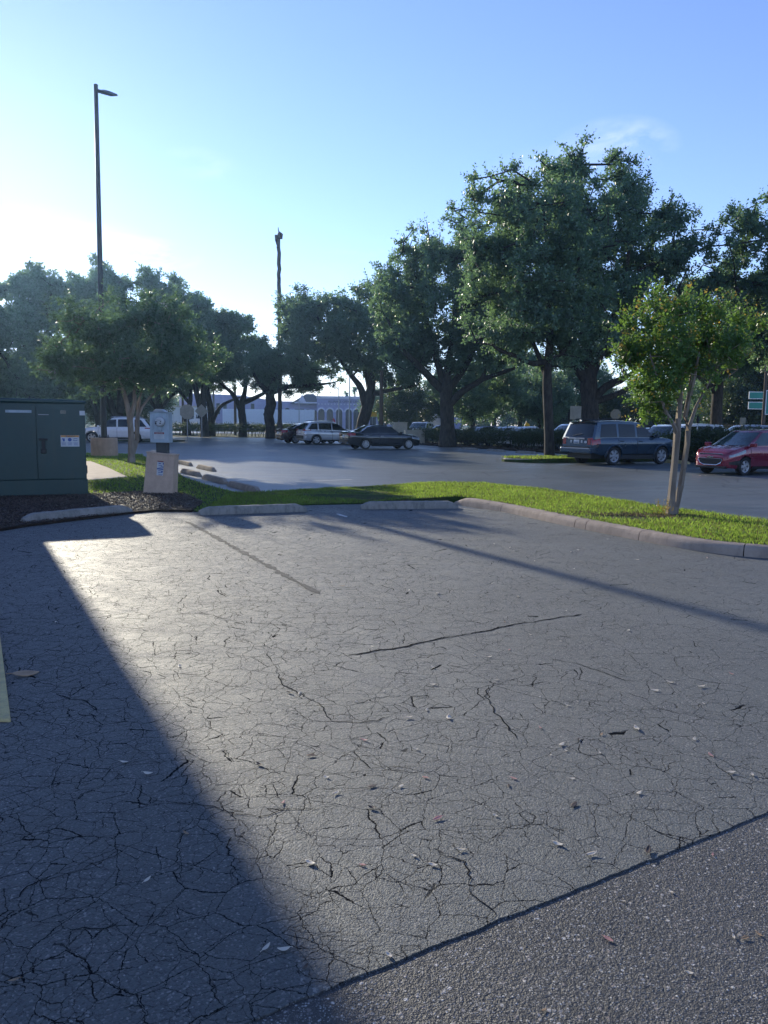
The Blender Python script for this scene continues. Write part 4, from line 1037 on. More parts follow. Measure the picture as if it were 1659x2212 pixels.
# crimson hatchback, parked nose out
g = G(1604, 1027); hd2 = HD + math.pi; f2 = Vector((math.cos(hd2), math.sin(hd2), 0)); l2 = Vector((-f2.y, f2.x, 0))
loc = g - f2 * spark.xf - l2 * (spark.W / 2 - .1)
sk, sp = build_car('parked_hatchback', 'small crimson hatchback parked nose out at the edge of the lot', spark, PW['crimson_paint'], loc, hd2,
    [(-1.25, -.62, -1.12, -.62), (-.50, .78, -.50, .12)], [(-.62, .86), (-1.2, -.66)], spokes=5, head_l=(1.12, 1.74, .735, .85, .585, .655), tail=(-1.83, -1.5, .72, 1.0, .78, .98), plate='none', glass='glass2')
nx = 1.84
gr = MB().prism([(-.46, .52), (-.40, .40), (-.25, .335), (.25, .335), (.40, .40), (.46, .52), (.40, .545), (-.40, .545)], nx - .02, nx + .012, 'yz').build('lower_grille', MAT['black'], sk, bevel=.004)
MB().tube([(nx + .014, y, z) for y, z in [(-.46, .52), (-.40, .40), (-.25, .335), (.25, .335), (.40, .40), (.46, .52), (.40, .547), (-.40, .547), (-.46, .52)]], .013, 5).build('surround', MAT['chrome'], gr)
g2 = MB().prism([(-.42, .63), (.42, .63), (.46, .685), (.40, .70), (-.40, .70), (-.46, .685)], nx - .10, nx - .035, 'yz').build('upper_grille', MAT['black'], sk, bevel=.004)
MB().tube([(nx - .03, y, z) for y, z in [(-.42, .63), (.42, .63), (.46, .685), (.40, .70), (-.40, .70), (-.46, .685), (-.42, .63)]], .010, 5).build('surround', MAT['chrome'], g2)
MB().prism([(-.13, .575), (-.04, .575), (-.035, .563), (.045, .563), (.05, .575), (.12, .575), (.135, .605), (.045, .605), (.04, .62), (-.04, .62), (-.045, .605), (-.115, .605)], nx - .03, nx + .028, 'yz').build('emblem', MAT['chrome'], sk, bevel=.004)
MB().prism([(-.62, .30), (.62, .30), (.55, .225), (-.55, .225)], nx - .16, nx + .004, 'yz').build('lower_intake', MAT['black'], sk, bevel=.01)
for s in (1, -1):
    sp(1.38, 1.74, .33, .50, .010, s, 6, 4, .36, .44).build('fog_recess', MAT['black'], sk)
MB().tube([(.05, 0, 1.50), (-.05, 0, 1.56)], [.02, .012], 5).build('antenna', MAT['black'], sk)
MB().prism([(1.02, .0), (1.10, .0), (1.10, .02), (1.02, .02)], -.45, .45, 'xz', (0, 0, .955)).build('cowl', MAT['black'], sk)

# black sedan
loc = at_rear_wheel(sedan, 789, 971, R(24), -1)
sd, sp = build_car('parked_sedan', 'glossy black sedan with many-spoked wheels parked between the silver suv and the oak', sedan, PW['black_blue_paint'], loc, R(24),
    [(-1.70, -.52, -1.14, -.52), (-.42, .92, -.42, .42)], [(-1.42, -.46), (-.44, .98)], spokes=9, tail=(-2.38, -1.98, .80, .98, .84, .97), head_l=(1.72, 2.25, .66, .80, .60, .70), extras=('chrome_handle',))
for s in (1, -1):
    pts = [(lerp(-1.74, -1.16, t), lerp(.05, .86, t)) for t in np.linspace(0, 1, 8)] + [(lerp(-1.16, .42, t), .865) for t in np.linspace(.1, 1, 8)] + [(lerp(.42, .96, t), lerp(.86, .05, t)) for t in np.linspace(.1, 1, 8)]
    MB().tube([sedan.side(x, v, .007, s) for x, v in pts], .011, 4).build('window_trim', MAT['chrome'], sd)
MB().box((-2.405, 0, .90), (.02, 1.1, .035)).build('trunk_trim', MAT['chrome'], sd)
MB().box((-2.40, 0, .52), (.05, 1.45, .16)).build('rear_bumper', PW['black_blue_paint'], sd, bevel=.02)
for y in (-.52, .52): MB().lathe([(.055, -.03), (.055, .03)], 14, (-2.42, y, .36), 'x').build('exhaust_tip', MAT['chrome'], sd)

# silver suv and the dark red saloon beyond it
loc = at_rear_wheel(escape, 683, 960.5, R(26), -1)
es, sp = build_car('parked_suv', 'silver compact suv between a dark red car and the black sedan', escape, PW['silver_paint'], loc, R(26),
    [(-1.98, -1.22, -1.62, -1.22), (-1.12, -.18, -1.12, -.18), (-.08, .98, -.08, .32)], [(-1.16, -.12), (-.10, 1.02)], spokes=5, tail=(-2.25, -1.72, .96, 1.09, 1.0, 1.06), head_l=(1.7, 2.2, .76, .92, .70, .80))
for s in (1, -1): MB().tube([(-1.6, s * .62, 1.66), (-1.4, s * .63, 1.72), (-.1, s * .63, 1.73), (.1, s * .62, 1.67)], .02, 6).build('roof_rail', MAT['alloy'], es)
MB().box((-2.27, 0, .52), (.10, 1.5, .22)).build('rear_bumper', MAT['black'], es, bevel=.03)
MB().box((-2.275, 0, .70), (.08, 1.4, .14)).build('bumper_panel', PW['silver_paint'], es, bevel=.03)
loc2 = loc + Vector((-1.75, 2.3, 0))
ms, sp = build_car('parked_sedan', 'dark red sedan mostly hidden by the silver suv', sedan, PW['maroon_paint'], loc2, R(26),
    [(-1.70, -.52, -1.14, -.52), (-.42, .92, -.42, .42)], [(-1.42, -.46), (-.44, .98)], spokes=5, tail=(-2.38, -1.95, .78, .98, .84, .97), head_l=(1.72, 2.25, .66, .80, .60, .70))
MB().box((-2.41, 0, .62), (.04, 1.1, .06)).build('bumper_trim', MAT['chrome'], ms)

# white suv behind the light pole
gw = G(291.5, 957); hw_ = R(191); fw = Vector((math.cos(hw_), math.sin(hw_), 0)); lw = Vector((-fw.y, fw.x, 0))
loc = gw - fw * bigsuv.xr - lw * (bigsuv.W / 2 - .1)
ws, sp = build_car('parked_suv', 'white suv standing behind the light pole and the multi-stemmed tree', bigsuv, PW['white_paint'], loc, hw_,
    [(-2.10, -1.30, -1.72, -1.30), (-1.2, -.20, -1.2, -.20), (-.10, 1.02, -.10, .40)], [(-1.2, -.15), (-.12, 1.05)], spokes=5, tail=(-2.46, -1.98, .98, 1.14, 1.0, 1.06), head_l=(1.9, 2.4, .8, .94, .74, .84))
MB().box((-2.46, 0, .50), (.10, 1.6, .26)).build('rear_bumper', MAT['black'], ws, bevel=.03)
for s in (1, -1): MB().tube([(-1.7, s * .68, 1.76), (-1.5, s * .69, 1.81), (.1, s * .69, 1.81), (.3, s * .68, 1.75)], .02, 6).build('roof_rail', MAT['alloy'], ws)

# ---- the second lot beyond the hedge
BW = dict(sedan=[(-1.70, -.52, -1.14, -.52), (-.42, .92, -.42, .42)], escape=[(-1.98, -1.22, -1.62, -1.22), (-1.12, -.18, -1.12, -.18), (-.08, .98, -.08, .32)])
def far_car(kind, mat, label, px, Y, head, z=0):
    c = dict(sedan=sedan, escape=escape, bigsuv=bigsuv)[kind]
    x = (px - CX) / FPX * Y
    w = BW.get(kind, [(-2.10, -1.30, -1.72, -1.30), (-1.2, -.20, -1.2, -.20), (-.10, 1.02, -.10, .40)])
    return build_car('parked_suv' if kind != 'sedan' else 'parked_sedan', label, c, PW[mat], (x, Y, z), head, w, [(-1.1, -.15), (-.1, 1.0)], 'cars in the lot beyond the hedge', 5,
                     (-c.L / 2 + .02, -c.L / 2 + .45, .80, .98, .84, .97), (1.72, c.L / 2 - .15, .70, .84, .66, .76), 'none', None, 'car', 'glass', False)[0]
for k, a in enumerate([
    ('sedan', 'dark_paint', 'dark sedan beyond the hedge just past the forked oak', 1052, 57, HD),
    ('sedan', 'white_paint', 'white sedan roof above the hedge, closest to the yellow feather flag', 1100, 55, HD + .1),
    ('sedan', 'white_paint', 'white sedan behind the hedge, left of the straight oak trunk', 1142, 52, HD),
    ('sedan', 'silver_paint', 'silver sedan behind the hedge, second from the forked oak', 1076, 61, HD),
    ('escape', 'white_paint', 'white suv seen between the straight oak trunk and the blue suv', 1222, 49, HD + math.pi),
    ('sedan', 'silver_paint', 'silver sedan just past the bonnet of the blue suv', 1385, 47, R(150)),
    ('escape', 'white_paint', 'white suv behind the stems of the small tree, its windscreen facing us', 1428, 46, R(225)),
    ('bigsuv', 'white_paint', 'white suv beside the small tree, broadside and tallest of the white cars', 1478, 47, R(190)),
    ('sedan', 'white_paint', 'white sedan with dark side glass, between the small tree and the red hatchback', 1537, 50, R(188)),
    ('sedan', 'white_paint', 'farther white sedan showing above the white sedan with dark glass', 1565, 60, R(190)),
    ('bigsuv', 'grey_paint', 'grey suv rising above the roof of the red hatchback', 1590, 53, R(172)),
    ('sedan', 'dark_paint', 'dark car whose roof shows just above the red hatchback', 1650, 58, R(185)),
    ('bigsuv', 'white_paint', 'white pickup-like suv near the white lorry cab beyond the hedge', 905, 78, R(250)),
    ('sedan', 'dark_paint', 'dark sedan beside the lorry cab beyond the hedge', 945, 74, R(190)),
    ('sedan', 'white_paint', 'white car behind the knotted oak trunk at the left hedge', 617, 90, R(200)),
]):
    far_car(*a)
# ------------------------------------------------------------------ trees
def foliage(C, Rr, n, K, slen, lL, lW, rng, up=.45, flat=.8, tip=0., droop=0.):
    """leafy shoots: n shoots over the clumps (centres C, radii Rr), K leaves paired along each -> (n*K, 4, 3), tip flag"""
    C, Rr = np.asarray(C, float), np.asarray(Rr, float)
    w = Rr ** 1.45; idx = rng.choice(len(C), n, p=w / w.sum())
    u = rng.normal(size=(n, 3)); u /= np.linalg.norm(u, axis=1)[:, None]
    rr = (rng.random(n) ** .5) * rng.uniform(.7, 1.25, n)
    O = C[idx] + u * (Rr[idx] * rr)[:, None] * np.array([1, 1, flat])
    D = u * .6 + rng.normal(size=(n, 3)) * .45; D[:, 2] += up; D /= np.linalg.norm(D, axis=1)[:, None]
    L = slen * rng.uniform(.5, 1.4, n)
    t = (np.arange(K) + .6) / K
    A = np.cross(D, rng.normal(size=(n, 3))); A /= np.linalg.norm(A, axis=1)[:, None]; B = np.cross(D, A)
    Pos = O[:, None, :] + D[:, None, :] * (L[:, None] * t)[:, :, None]
    ang = (np.arange(K) * np.pi + (np.arange(K) // 2) * 1.4)[None, :] + rng.normal(0, .35, (n, K))
    S = A[:, None, :] * np.cos(ang)[:, :, None] + B[:, None, :] * np.sin(ang)[:, :, None]
    X = S * .8 + D[:, None, :] * .55 + rng.normal(0, .2, (n, K, 3)); X[:, :, 2] -= droop
    X /= np.linalg.norm(X, axis=2)[:, :, None]
    Y = np.cross(X, D[:, None, :] + rng.normal(0, .5, (n, K, 3))); Y /= np.linalg.norm(Y, axis=2)[:, :, None] + 1e-9
    sz = rng.uniform(.65, 1.25, (n, K))[:, :, None] * (1 - .35 * t)[None, :, None]
    a, b = X * lL * sz, Y * lW * .5 * sz
    V = np.stack([Pos, Pos + a * .5 + b, Pos + a, Pos + a * .5 - b], 2).reshape(-1, 4, 3)
    T = ((t[None, :] > .72) & (rng.random(n) < tip)[:, None]).reshape(-1)
    return V, T.astype(int)
def skeleton(chains, centres, seed, rtip=.03, step=1.1, power=.5, scale=1.0):
    """chains: polylines (the first is the trunk); every clump centre is then reached from the nearest branch"""
    rnd = random.Random(seed); pos, par = [], []
    fixed = {}
    for ci, ch in enumerate(chains):
        for k, (p, r) in enumerate(ch):
            p = Vector(p)
            if k == 0 and ci:
                j = min(range(len(pos)), key=lambda q: (pos[q] - p).length); prev = j
                continue
            pos.append(p); par.append(-1 if not len(par) else (prev if k or ci else -1)); prev = len(pos) - 1
            if r: fixed[prev] = r
    topz = max(p.z for p in pos)
    t0 = len(pos); start = max(range(t0), key=lambda q: pos[q].z)
    for c in sorted(centres, key=lambda c: (Vector(c) - pos[start]).length):
        c = Vector(c)
        cand = [q for q in range(len(pos)) if pos[q].z > topz * .28]
        j = min(cand, key=lambda q: (pos[q] - c).length * (1.0 if pos[q].z < c.z + .3 else 1.5))
        n = max(1, int((pos[j] - c).length / step)); a = pos[j]; L = (c - a).length
        for k in range(1, n + 1):
            t = k / n; p = a.lerp(c, t) + Vector((0, 0, .10 * L * math.sin(math.pi * t)))
            if k < n: p += Vector((rnd.gauss(0, .08), rnd.gauss(0, .08), rnd.gauss(0, .06))) * min(L, 3) * .5
            pos.append(p); par.append(j if k == 1 else len(pos) - 2)
    w = [0] * len(pos); kids = [[] for _ in pos]
    for i in range(len(pos) - 1, 0, -1):
        kids[par[i]].append(i)
        w[i] = max(1, w[i]); w[par[i]] += w[i]
    rad = [rtip * max(1, q) ** power * scale for q in w]
    for i, r in fixed.items(): rad[i] = r
    mb = MB(); done = set()
    for i in range(len(pos)):
        if i in done or (par[i] >= 0 and False): continue
        line = [i]; done.add(i)
        while kids[line[-1]]:
            k = max(kids[line[-1]], key=lambda q: w[q])
            if k in done: break
            line.append(k); done.add(k)
        pts, rr = [pos[k] for k in line], [rad[k] for k in line]
        if par[i] >= 0: pts = [pos[par[i]]] + pts; rr = [min(rad[par[i]], rr[0] * 1.25)] + rr
        if len(pts) < 2: continue
        big = max(rr) > .12
        # subdivide for a smooth bend
        if big:
            q, s = [pts[0]], [rr[0]]
            for k in range(len(pts) - 1):
                a, b = pts[max(k - 1, 0)], pts[min(k + 2, len(pts) - 1)]
                for t in (1 / 3, 2 / 3, 1):
                    h0, h1 = (pts[k + 1] - a) * .5, (b - pts[k]) * .5
                    p = pts[k] * (2 * t ** 3 - 3 * t ** 2 + 1) + h0 * (t ** 3 - 2 * t ** 2 + t) + pts[k + 1] * (-2 * t ** 3 + 3 * t ** 2) + h1 * (t ** 3 - t ** 2)
                    q.append(p); s.append(lerp(rr[k], rr[k + 1], t) * rnd.uniform(.95, 1.06))
            pts, rr = q, s
        mb.tube(pts, rr, 11 if big else 5, big)
    return mb
def fill(poly, n, rng, r, Y, depth, gap=.86):
    """clump centres through the volume of a crown whose outline, seen from the road, is poly; open pockets are left between them"""
    poly = np.array(poly, float); out, rad = [], []
    pts = scatter([tuple(p) for p in poly], n * 6, rng)
    lo, hi = poly.min(0), poly.max(0); half = (hi - lo) / 2
    seg_a, seg_b = poly, np.roll(poly, -1, 0); ph = rng.uniform(0, 6.28, 6); fq = 6.28 / (r * 4.2)
    for p in pts:
        ab = seg_b - seg_a; t = np.clip(((p - seg_a) * ab).sum(1) / (ab * ab).sum(1), 0, 1)
        d = np.linalg.norm(p - (seg_a + ab * t[:, None]), axis=1).min()
        m = min(1, d / (half.min() * .8)); dy = rng.uniform(-1, 1) * depth * math.sqrt(m)
        w = dy * FPX / Y
        w *= .45
        f = (math.sin(p[0] * fq + ph[0] + .8 * math.sin(w * fq + ph[1])) + math.sin(p[1] * fq * 1.15 + ph[2] + math.sin(p[0] * fq * .7 + ph[3])) + math.sin(w * fq * .8 + ph[4] + .5 * math.sin(p[1] * fq + ph[5]))) / 3
        if rng.random() < gap and f < .02: continue
        rp = r * rng.uniform(.34, .72)
        if d < rp * .9: rp = max(r * .26, d * 1.0)
        q = P(p[0], p[1], Y); out.append(Vector((q.x, q.y + dy, q.z))); rad.append(rp / FPX * Y)
        if len(out) >= n: break
    seg = np.linalg.norm(seg_b - seg_a, axis=1); cen = poly.mean(0)                         # loose sprays that break the outline
    for _ in range(int(n * .28)):
        k = rng.choice(len(poly), p=seg / seg.sum()); p = seg_a[k] + (seg_b[k] - seg_a[k]) * rng.random()
        if p[1] > cen[1] + half[1] * .75 and rng.random() < .6: continue
        o_ = (p - cen) / (np.linalg.norm(p - cen) + 1e-6); p = p + o_ * rng.uniform(-.25, .42) * r
        q = P(p[0], p[1], Y); out.append(Vector((q.x, q.y + rng.uniform(-.5, .5) * depth, q.z))); rad.append(r * rng.uniform(.13, .26) / FPX * Y)
    return out, rad
def chain(pts, Y): return [((P(x, y, Y + dy)), r) for (x, y, dy, r) in pts]
def tree(name, label, base, chains, C, Rr, seed, nshoot, K=9, slen=.42, lL=.15, lW=.085, leaf='oakleaf', barkm='oakbark', up=.4, tip=0., leaf2=None, group=None, cat='tree', rtip=.028, power=.5, bloom=0, droop=0., flat=.8):
    rng = np.random.default_rng(seed)
    root = empty(name, (base.x, base.y, base.z), label, cat, 0, group)
    off = Vector((base.x, base.y, base.z))
    ch = [[(p - off, r) for p, r in c] for c in chains]; cc = [c - off for c in C]
    skeleton(ch, cc, seed, rtip, power=power).build('trunk', MAT[barkm], root, smooth=True)
    V, T = foliage([tuple(c) for c in cc], Rr, nshoot, K, slen, lL, lW, rng, up, flat, tip, droop)
    mats = [MAT[leaf]] + ([MAT[leaf2]] if leaf2 else [])
    o = bpy.data.objects.new('crown', faces_mesh('crown', V, 4, mats, T if leaf2 else None)); COL.objects.link(o); o.parent = root
    if bloom:
        sel = rng.choice(len(cc), bloom); bc, br = [], []
        for k in sel:
            u = rng.normal(size=3); u[1] = -abs(u[1]); u /= np.linalg.norm(u)
            bc.append(tuple(np.array(cc[k]) + u * Rr[k])); br.append(.13)
        V, T = foliage(bc, br, bloom * 10, 6, .1, .05, .05, rng)
        o = bpy.data.objects.new('blossom', faces_mesh('blossom', V, 4, [MAT['bloom']])); COL.objects.link(o); o.parent = root
    return root
rngT = np.random.default_rng(11)
# straight-trunked oak on the kerbed island
bA = G(1186, 985, .18); YA = bA.y
polyA = [(1020, 408), (1060, 395), (1120, 380), (1180, 375), (1230, 420), (1290, 490), (1312, 640), (1285, 760), (1215, 795), (1125, 785), (1040, 755), (1005, 700), (1010, 600), (1030, 500)]
C, Rr = fill(polyA, 320, rngT, 24, YA, 4.0, .97)
tree('oak_tree', 'tall oak with a straight single trunk rising from the kerbed island', Vector((bA.x, YA, .05)),
     [chain([(1186, 996, 0, 0.273), (1187, 960, 0, 0.229), (1184, 880, 0, 0.214), (1182, 820, 0, 0.205), (1184, 780, 0, 0.186), (1188, 720, .3, 0.155), (1185, 640, .5, 0.118), (1180, 540, .8, 0.0744), (1170, 440, .6, 0.0434)], YA),
      chain([(1182, 800, 0, 0), (1150, 785, -.2, 0.118), (1110, 768, -.5, 0.093), (1065, 745, -.8, 0.0744), (1030, 740, -1, 0.0434)], YA),
      chain([(1184, 790, 0, 0), (1210, 765, .3, 0.0992), (1240, 725, .6, 0.0806), (1265, 660, 1, 0.0558)], YA),
      chain([(1183, 810, 0, 0), (1160, 760, .6, 0.0992), (1130, 690, 1, 0.0744), (1100, 600, 1.2, 0.0496)], YA)], C, Rr, 21, 10000, 8, .5, .19, .11)
# spreading oak behind the blue suv
YB = 45.0; bB = P(1276, 950, YB)
polyB = [(1118, 400), (1190, 362), (1240, 345), (1290, 368), (1340, 348), (1368, 358), (1377, 405), (1400, 430), (1440, 455), (1490, 480), (1520, 520), (1488, 560), (1480, 620), (1440, 640), (1425, 720), (1385, 775), (1310, 800), (1235, 790), (1180, 700), (1140, 500)]
C, Rr = fill(polyB, 400, rngT, 26, YB, 5.2, .97)
tree('oak_tree', 'tallest and broadest oak, its thick trunk standing right behind the blue suv', Vector((bB.x, YB, 0)),
     [chain([(1278, 975, 0, 0.589), (1277, 930, 0, 0.508), (1274, 870, 0, 0.484), (1272, 830, 0, 0.465), (1270, 770, 0, 0.341), (1262, 690, .3, 0.248), (1255, 590, .6, 0.174), (1250, 470, .8, 0.0992), (1255, 390, .6, 0.0558)], YB),
      chain([(1274, 870, 0, 0), (1310, 835, -.3, 0.223), (1350, 815, -.6, 0.18), (1400, 785, -1, 0.112), (1440, 720, -1, 0.062)], YB),
      chain([(1274, 880, 0, 0), (1315, 858, .5, 0.186), (1360, 838, 1, 0.136), (1420, 800, 1.4, 0.0744)], YB),
      chain([(1272, 835, 0, 0), (1235, 780, -.4, 0.236), (1205, 740, -1, 0.174), (1180, 650, -1.4, 0.0992)], YB),
      chain([(1272, 840, 0, 0), (1300, 760, .8, 0.211), (1330, 670, 1.2, 0.149), (1370, 560, 1.5, 0.0868), (1430, 510, 1.5, 0.0434)], YB)], C, Rr, 22, 13000, 8, .55, .22, .13)
# forked oak in the hedge line
bC = G(966, 964, .05); YC = bC.y
polyC = [(815, 590), (850, 560), (890, 530), (940, 490), (980, 470), (1015, 480), (1050, 520), (1100, 590), (1130, 700), (1120, 780), (1060, 805), (1000, 800), (940, 785), (890, 812), (845, 800), (825, 740), (815, 660)]
C, Rr = fill(polyC, 330, rngT, 25, YC, 5.5, .62)
tree('oak_tree', 'forked oak growing out of the hedge beside the black sedan', Vector((bC.x, YC, 0)),
     [chain([(966, 970, 0, 0.646), (967, 930, 0, 0.503), (965, 880, 0, 0.462), (964, 848, 0, 0.435), (966, 800, 0, 0.272), (975, 740, .3, 0.204), (985, 650, .5, 0.136), (985, 560, .6, 0.068)], YC),
      chain([(964, 862, 0, 0), (938, 825, 0, 0.272), (905, 790, -.5, 0.218), (868, 755, -.9, 0.15), (842, 700, -1, 0.0816)], YC),
      chain([(964, 850, 0, 0), (950, 800, .3, 0.245), (930, 730, .6, 0.177), (910, 640, .8, 0.0952)], YC),
      chain([(964, 865, 0, 0), (1000, 845, -.3, 0.231), (1040, 820, -.7, 0.184), (1090, 803, -1, 0.136), (1115, 792, -1, 0.068)], YC),
      chain([(966, 850, 0, 0), (1000, 800, .6, 0.224), (1030, 740, 1, 0.15), (1055, 640, 1.2, 0.0816)], YC)], C, Rr, 23, 12500, 8, .55, .23, .135)
# leaning oak nearer the office
YD = 70.0; bD = P(783, 952, YD)
polyD = [(606, 668), (640, 643), (700, 640), (750, 650), (790, 618), (840, 640), (880, 700), (915, 760), (900, 835), (860, 838), (800, 815), (740, 792), (700, 802), (650, 792), (612, 745)]
C, Rr = fill(polyD, 280, rngT, 23, YD, 6, .62)
tree('oak_tree', 'oak with a leaning twisted trunk standing behind the black sedan, by the arched office', Vector((bD.x, YD, 0)),
     [chain([(778, 956, 0, 0.68), (782, 920, 0, 0.544), (792, 885, 0, 0.517), (800, 850, 0, 0.449), (806, 800, 0, 0.286), (810, 740, 0, 0.204), (810, 670, 0, 0.102)], YD),
      chain([(794, 880, 0, 0), (780, 840, 0, 0.313), (762, 815, -.5, 0.231), (730, 770, -1, 0.163), (690, 720, -1, 0.0816)], YD),
      chain([(798, 860, 0, 0), (830, 845, -.5, 0.218), (870, 838, -1, 0.15), (905, 830, -1, 0.068)], YD),
      chain([(800, 850, 0, 0), (785, 790, .8, 0.231), (740, 720, 1.2, 0.15)], YD)], C, Rr, 24, 10500, 8, .6, .28, .165, leaf='oakleaf2')
# oak at the edge of the picture and the darker one before it
YE = 42.0; bE = P(1735, 965, YE)
polyE = [(1528, 545), (1560, 480), (1590, 455), (1640, 450), (1760, 420), (1850, 500), (1850, 760), (1720, 800), (1640, 790), (1600, 700), (1560, 640)]
C, Rr = fill(polyE, 230, rngT, 27, YE, 5)
tree('oak_tree', 'dense dark oak cut off by the picture edge above the red hatchback', Vector((bE.x, YE, 0)),
     [chain([(1735, 985, 0, .6), (1733, 900, 0, .5), (1725, 840, 0, .45), (1715, 740, 0, .3), (1700, 620, 0, .18), (1690, 520, 0, .08)], YE),
      chain([(1725, 840, 0, 0), (1690, 780, 0, .3), (1640, 720, -.5, .2), (1590, 620, -1, .1)], YE)], C, Rr, 25, 8000, 8, .5, .21, .12)
YF = 52.0; bF = P(1545, 950, YF)
polyF = [(1415, 660), (1440, 640), (1500, 610), (1560, 610), (1640, 650), (1710, 700), (1710, 790), (1640, 800), (1560, 815), (1490, 820), (1440, 770)]
C, Rr = fill(polyF, 200, rngT, 24, YF, 5)
tree('oak_tree', 'lower dark oak behind the crown of the small tree', Vector((bF.x, YF, -.03)),
     [chain([(1545, 965, 0, .45), (1547, 900, 0, .38), (1550, 850, 0, .34), (1556, 780, 0, .24), (1556, 700, 0, .12)], YF),
      chain([(1550, 860, 0, 0), (1510, 810, 0, .22), (1470, 760, 0, .12)], YF)], C, Rr, 26, 8000, 8, .55, .23, .13)

# the small multi-stemmed tree on the verge
bS = TREE_R.copy(); YS = bS.y
S = lambda x, y, dy, r: (P(x, y, YS + dy), r)
stems = [[S(1449, 1121, 0, .10), S(1449, 1100, 0, .075), S(1453, 1050, 0, .062), S(1458, 1000, 0, .058), S(1461, 965, 0, .058), S(1463, 938, 0, .060), S(1466, 905, .05, .050), S(1469, 870, .1, .042), S(1472, 820, .15, .032), S(1475, 740, .2, .018)],
         [S(1452, 1112, .04, 0), S(1459, 1095, .06, .062), S(1470, 1050, .08, .050), S(1478, 1000, .10, .046), S(1485, 960, .1, .046), S(1486, 930, .1, .045), S(1480, 900, .1, .042), S(1489, 860, 0, .034), S(1502, 810, -.1, .026), S(1510, 760, -.1, .016)],
         [S(1463, 938, 0, 0), S(1455, 918, -.04, .036), S(1441, 895, -.1, .030), S(1432, 872, -.15, .027), S(1425, 830, -.2, .020), S(1405, 770, -.25, .012)],
         [S(1486, 915, .1, 0), S(1503, 880, .2, .028), S(1523, 840, .3, .022), S(1545, 800, .35, .016), S(1580, 750, .4, .010)],
         [S(1469, 880, .1, 0), S(1455, 840, .25, .028), S(1444, 800, .35, .02), S(1435, 740, .4, .012)],
         [S(1480, 890, .1, 0), S(1490, 840, .4, .028), S(1495, 780, .6, .02), S(1500, 720, .6, .012)]]
polyS = [(1356, 745), (1376, 715), (1400, 698), (1440, 685), (1480, 680), (1520, 692), (1560, 690), (1590, 712), (1612, 738), (1606, 778), (1578, 802), (1540, 822), (1490, 835), (1430, 862), (1392, 872), (1368, 835), (1356, 790)]
C, Rr = fill(polyS, 70, np.random.default_rng(8), 22, YS, .8, .85)
C += [P(x, y, YS + .1) for x, y in [(1412, 690), (1414, 665), (1416, 645), (1455, 675), (1552, 685), (1592, 705), (1620, 722), (1364, 715), (1346, 708), (1632, 712), (1475, 680), (1518, 680), (1395, 880), (1408, 905), (1388, 850), (1425, 880)]]
Rr += [.07] * 10 + [.08] * 2 + [.13] * 4
ts = tree('crepe_myrtle', 'small smooth-barked tree with several stems, alone on the kerbed verge in front', Vector((bS.x, YS, .10)), stems, C, Rr, 31, 1150, 16, .38, .088, .048, 'freshleaf', 'myrtle', 1.0, .22, 'newleaf', rtip=.0065, power=.42)
rng = np.random.default_rng(77)
V, T = foliage([(0 - .16, -.05, .12)], [.16], 40, 8, .12, .03, .018, rng, .9)
o = bpy.data.objects.new('sucker_shoots', faces_mesh('sucker_shoots', V, 4, [MAT['newleaf']])); COL.objects.link(o); o.parent = ts

# multi-stemmed trees behind the cabinet
def myrtle(label, base_px, Yz, poly, stems, seed, n, r, depth, nshoot, bloom, sprays=()):
    b = G(*base_px, .03) if Yz is None else P(base_px[0], base_px[1], Yz); Y = b.y
    C, Rr = fill(poly, n, np.random.default_rng(seed), r, Y, depth, .7)
    for i, (x, y) in enumerate(sprays):
        if y < 575 + abs(x - 285) * .42 - 5 and x > 250: continue
        C.append(P(x, y, Y + .8 * math.sin(i * 2.1))); Rr.append(.16)
    return tree('crepe_myrtle', label, Vector((b.x, Y, .0)), [chain(s, Y) for s in stems], C, Rr, seed, nshoot, 11, .5, .15, .08, 'myrleaf', 'myrtle', .55, .0, None, 'multi-stemmed trees on the lawn', rtip=.012, power=.45, bloom=bloom)
rs = random.Random(6)
myrtle('multi-stemmed tree rising from the lawn between the light pole and the meter pedestal', (283, 999), None,
       [(95, 790), (110, 748), (150, 738), (172, 700), (205, 712), (232, 676), (262, 708), (300, 680), (322, 668), (345, 700), (380, 690), (400, 722), (440, 728), (480, 775), (455, 792), (430, 822), (380, 815), (345, 850), (300, 838), (255, 856), (215, 832), (175, 846), (130, 815)],
       [[(284, 1003, 0, .17), (284, 985, 0, .13), (283, 940, 0, .10), (281, 910, 0, .105), (276, 880, 0, .085), (266, 840, 0, .065), (250, 780, 0, .04), (240, 720, 0, .02)],
        [(290, 990, 0, 0), (296, 950, .1, .09), (297, 905, .1, .085), (300, 870, .2, .07), (312, 820, .3, .05), (340, 740, .3, .03)],
        [(281, 905, 0, 0), (291, 870, -.1, .075), (290, 820, -.2, .055), (285, 740, -.2, .03)],
        [(297, 900, .1, 0), (307, 880, .2, .05), (322, 860, .3, .04), (380, 800, .3, .03), (420, 760, .3, .015)]], 41, 170, 21, 1.9, 3800, 12, [(rs.uniform(120, 420), rs.uniform(640, 720)) for _ in range(20)] + [(236, 650), (322, 645), (330, 660), (160, 690)])
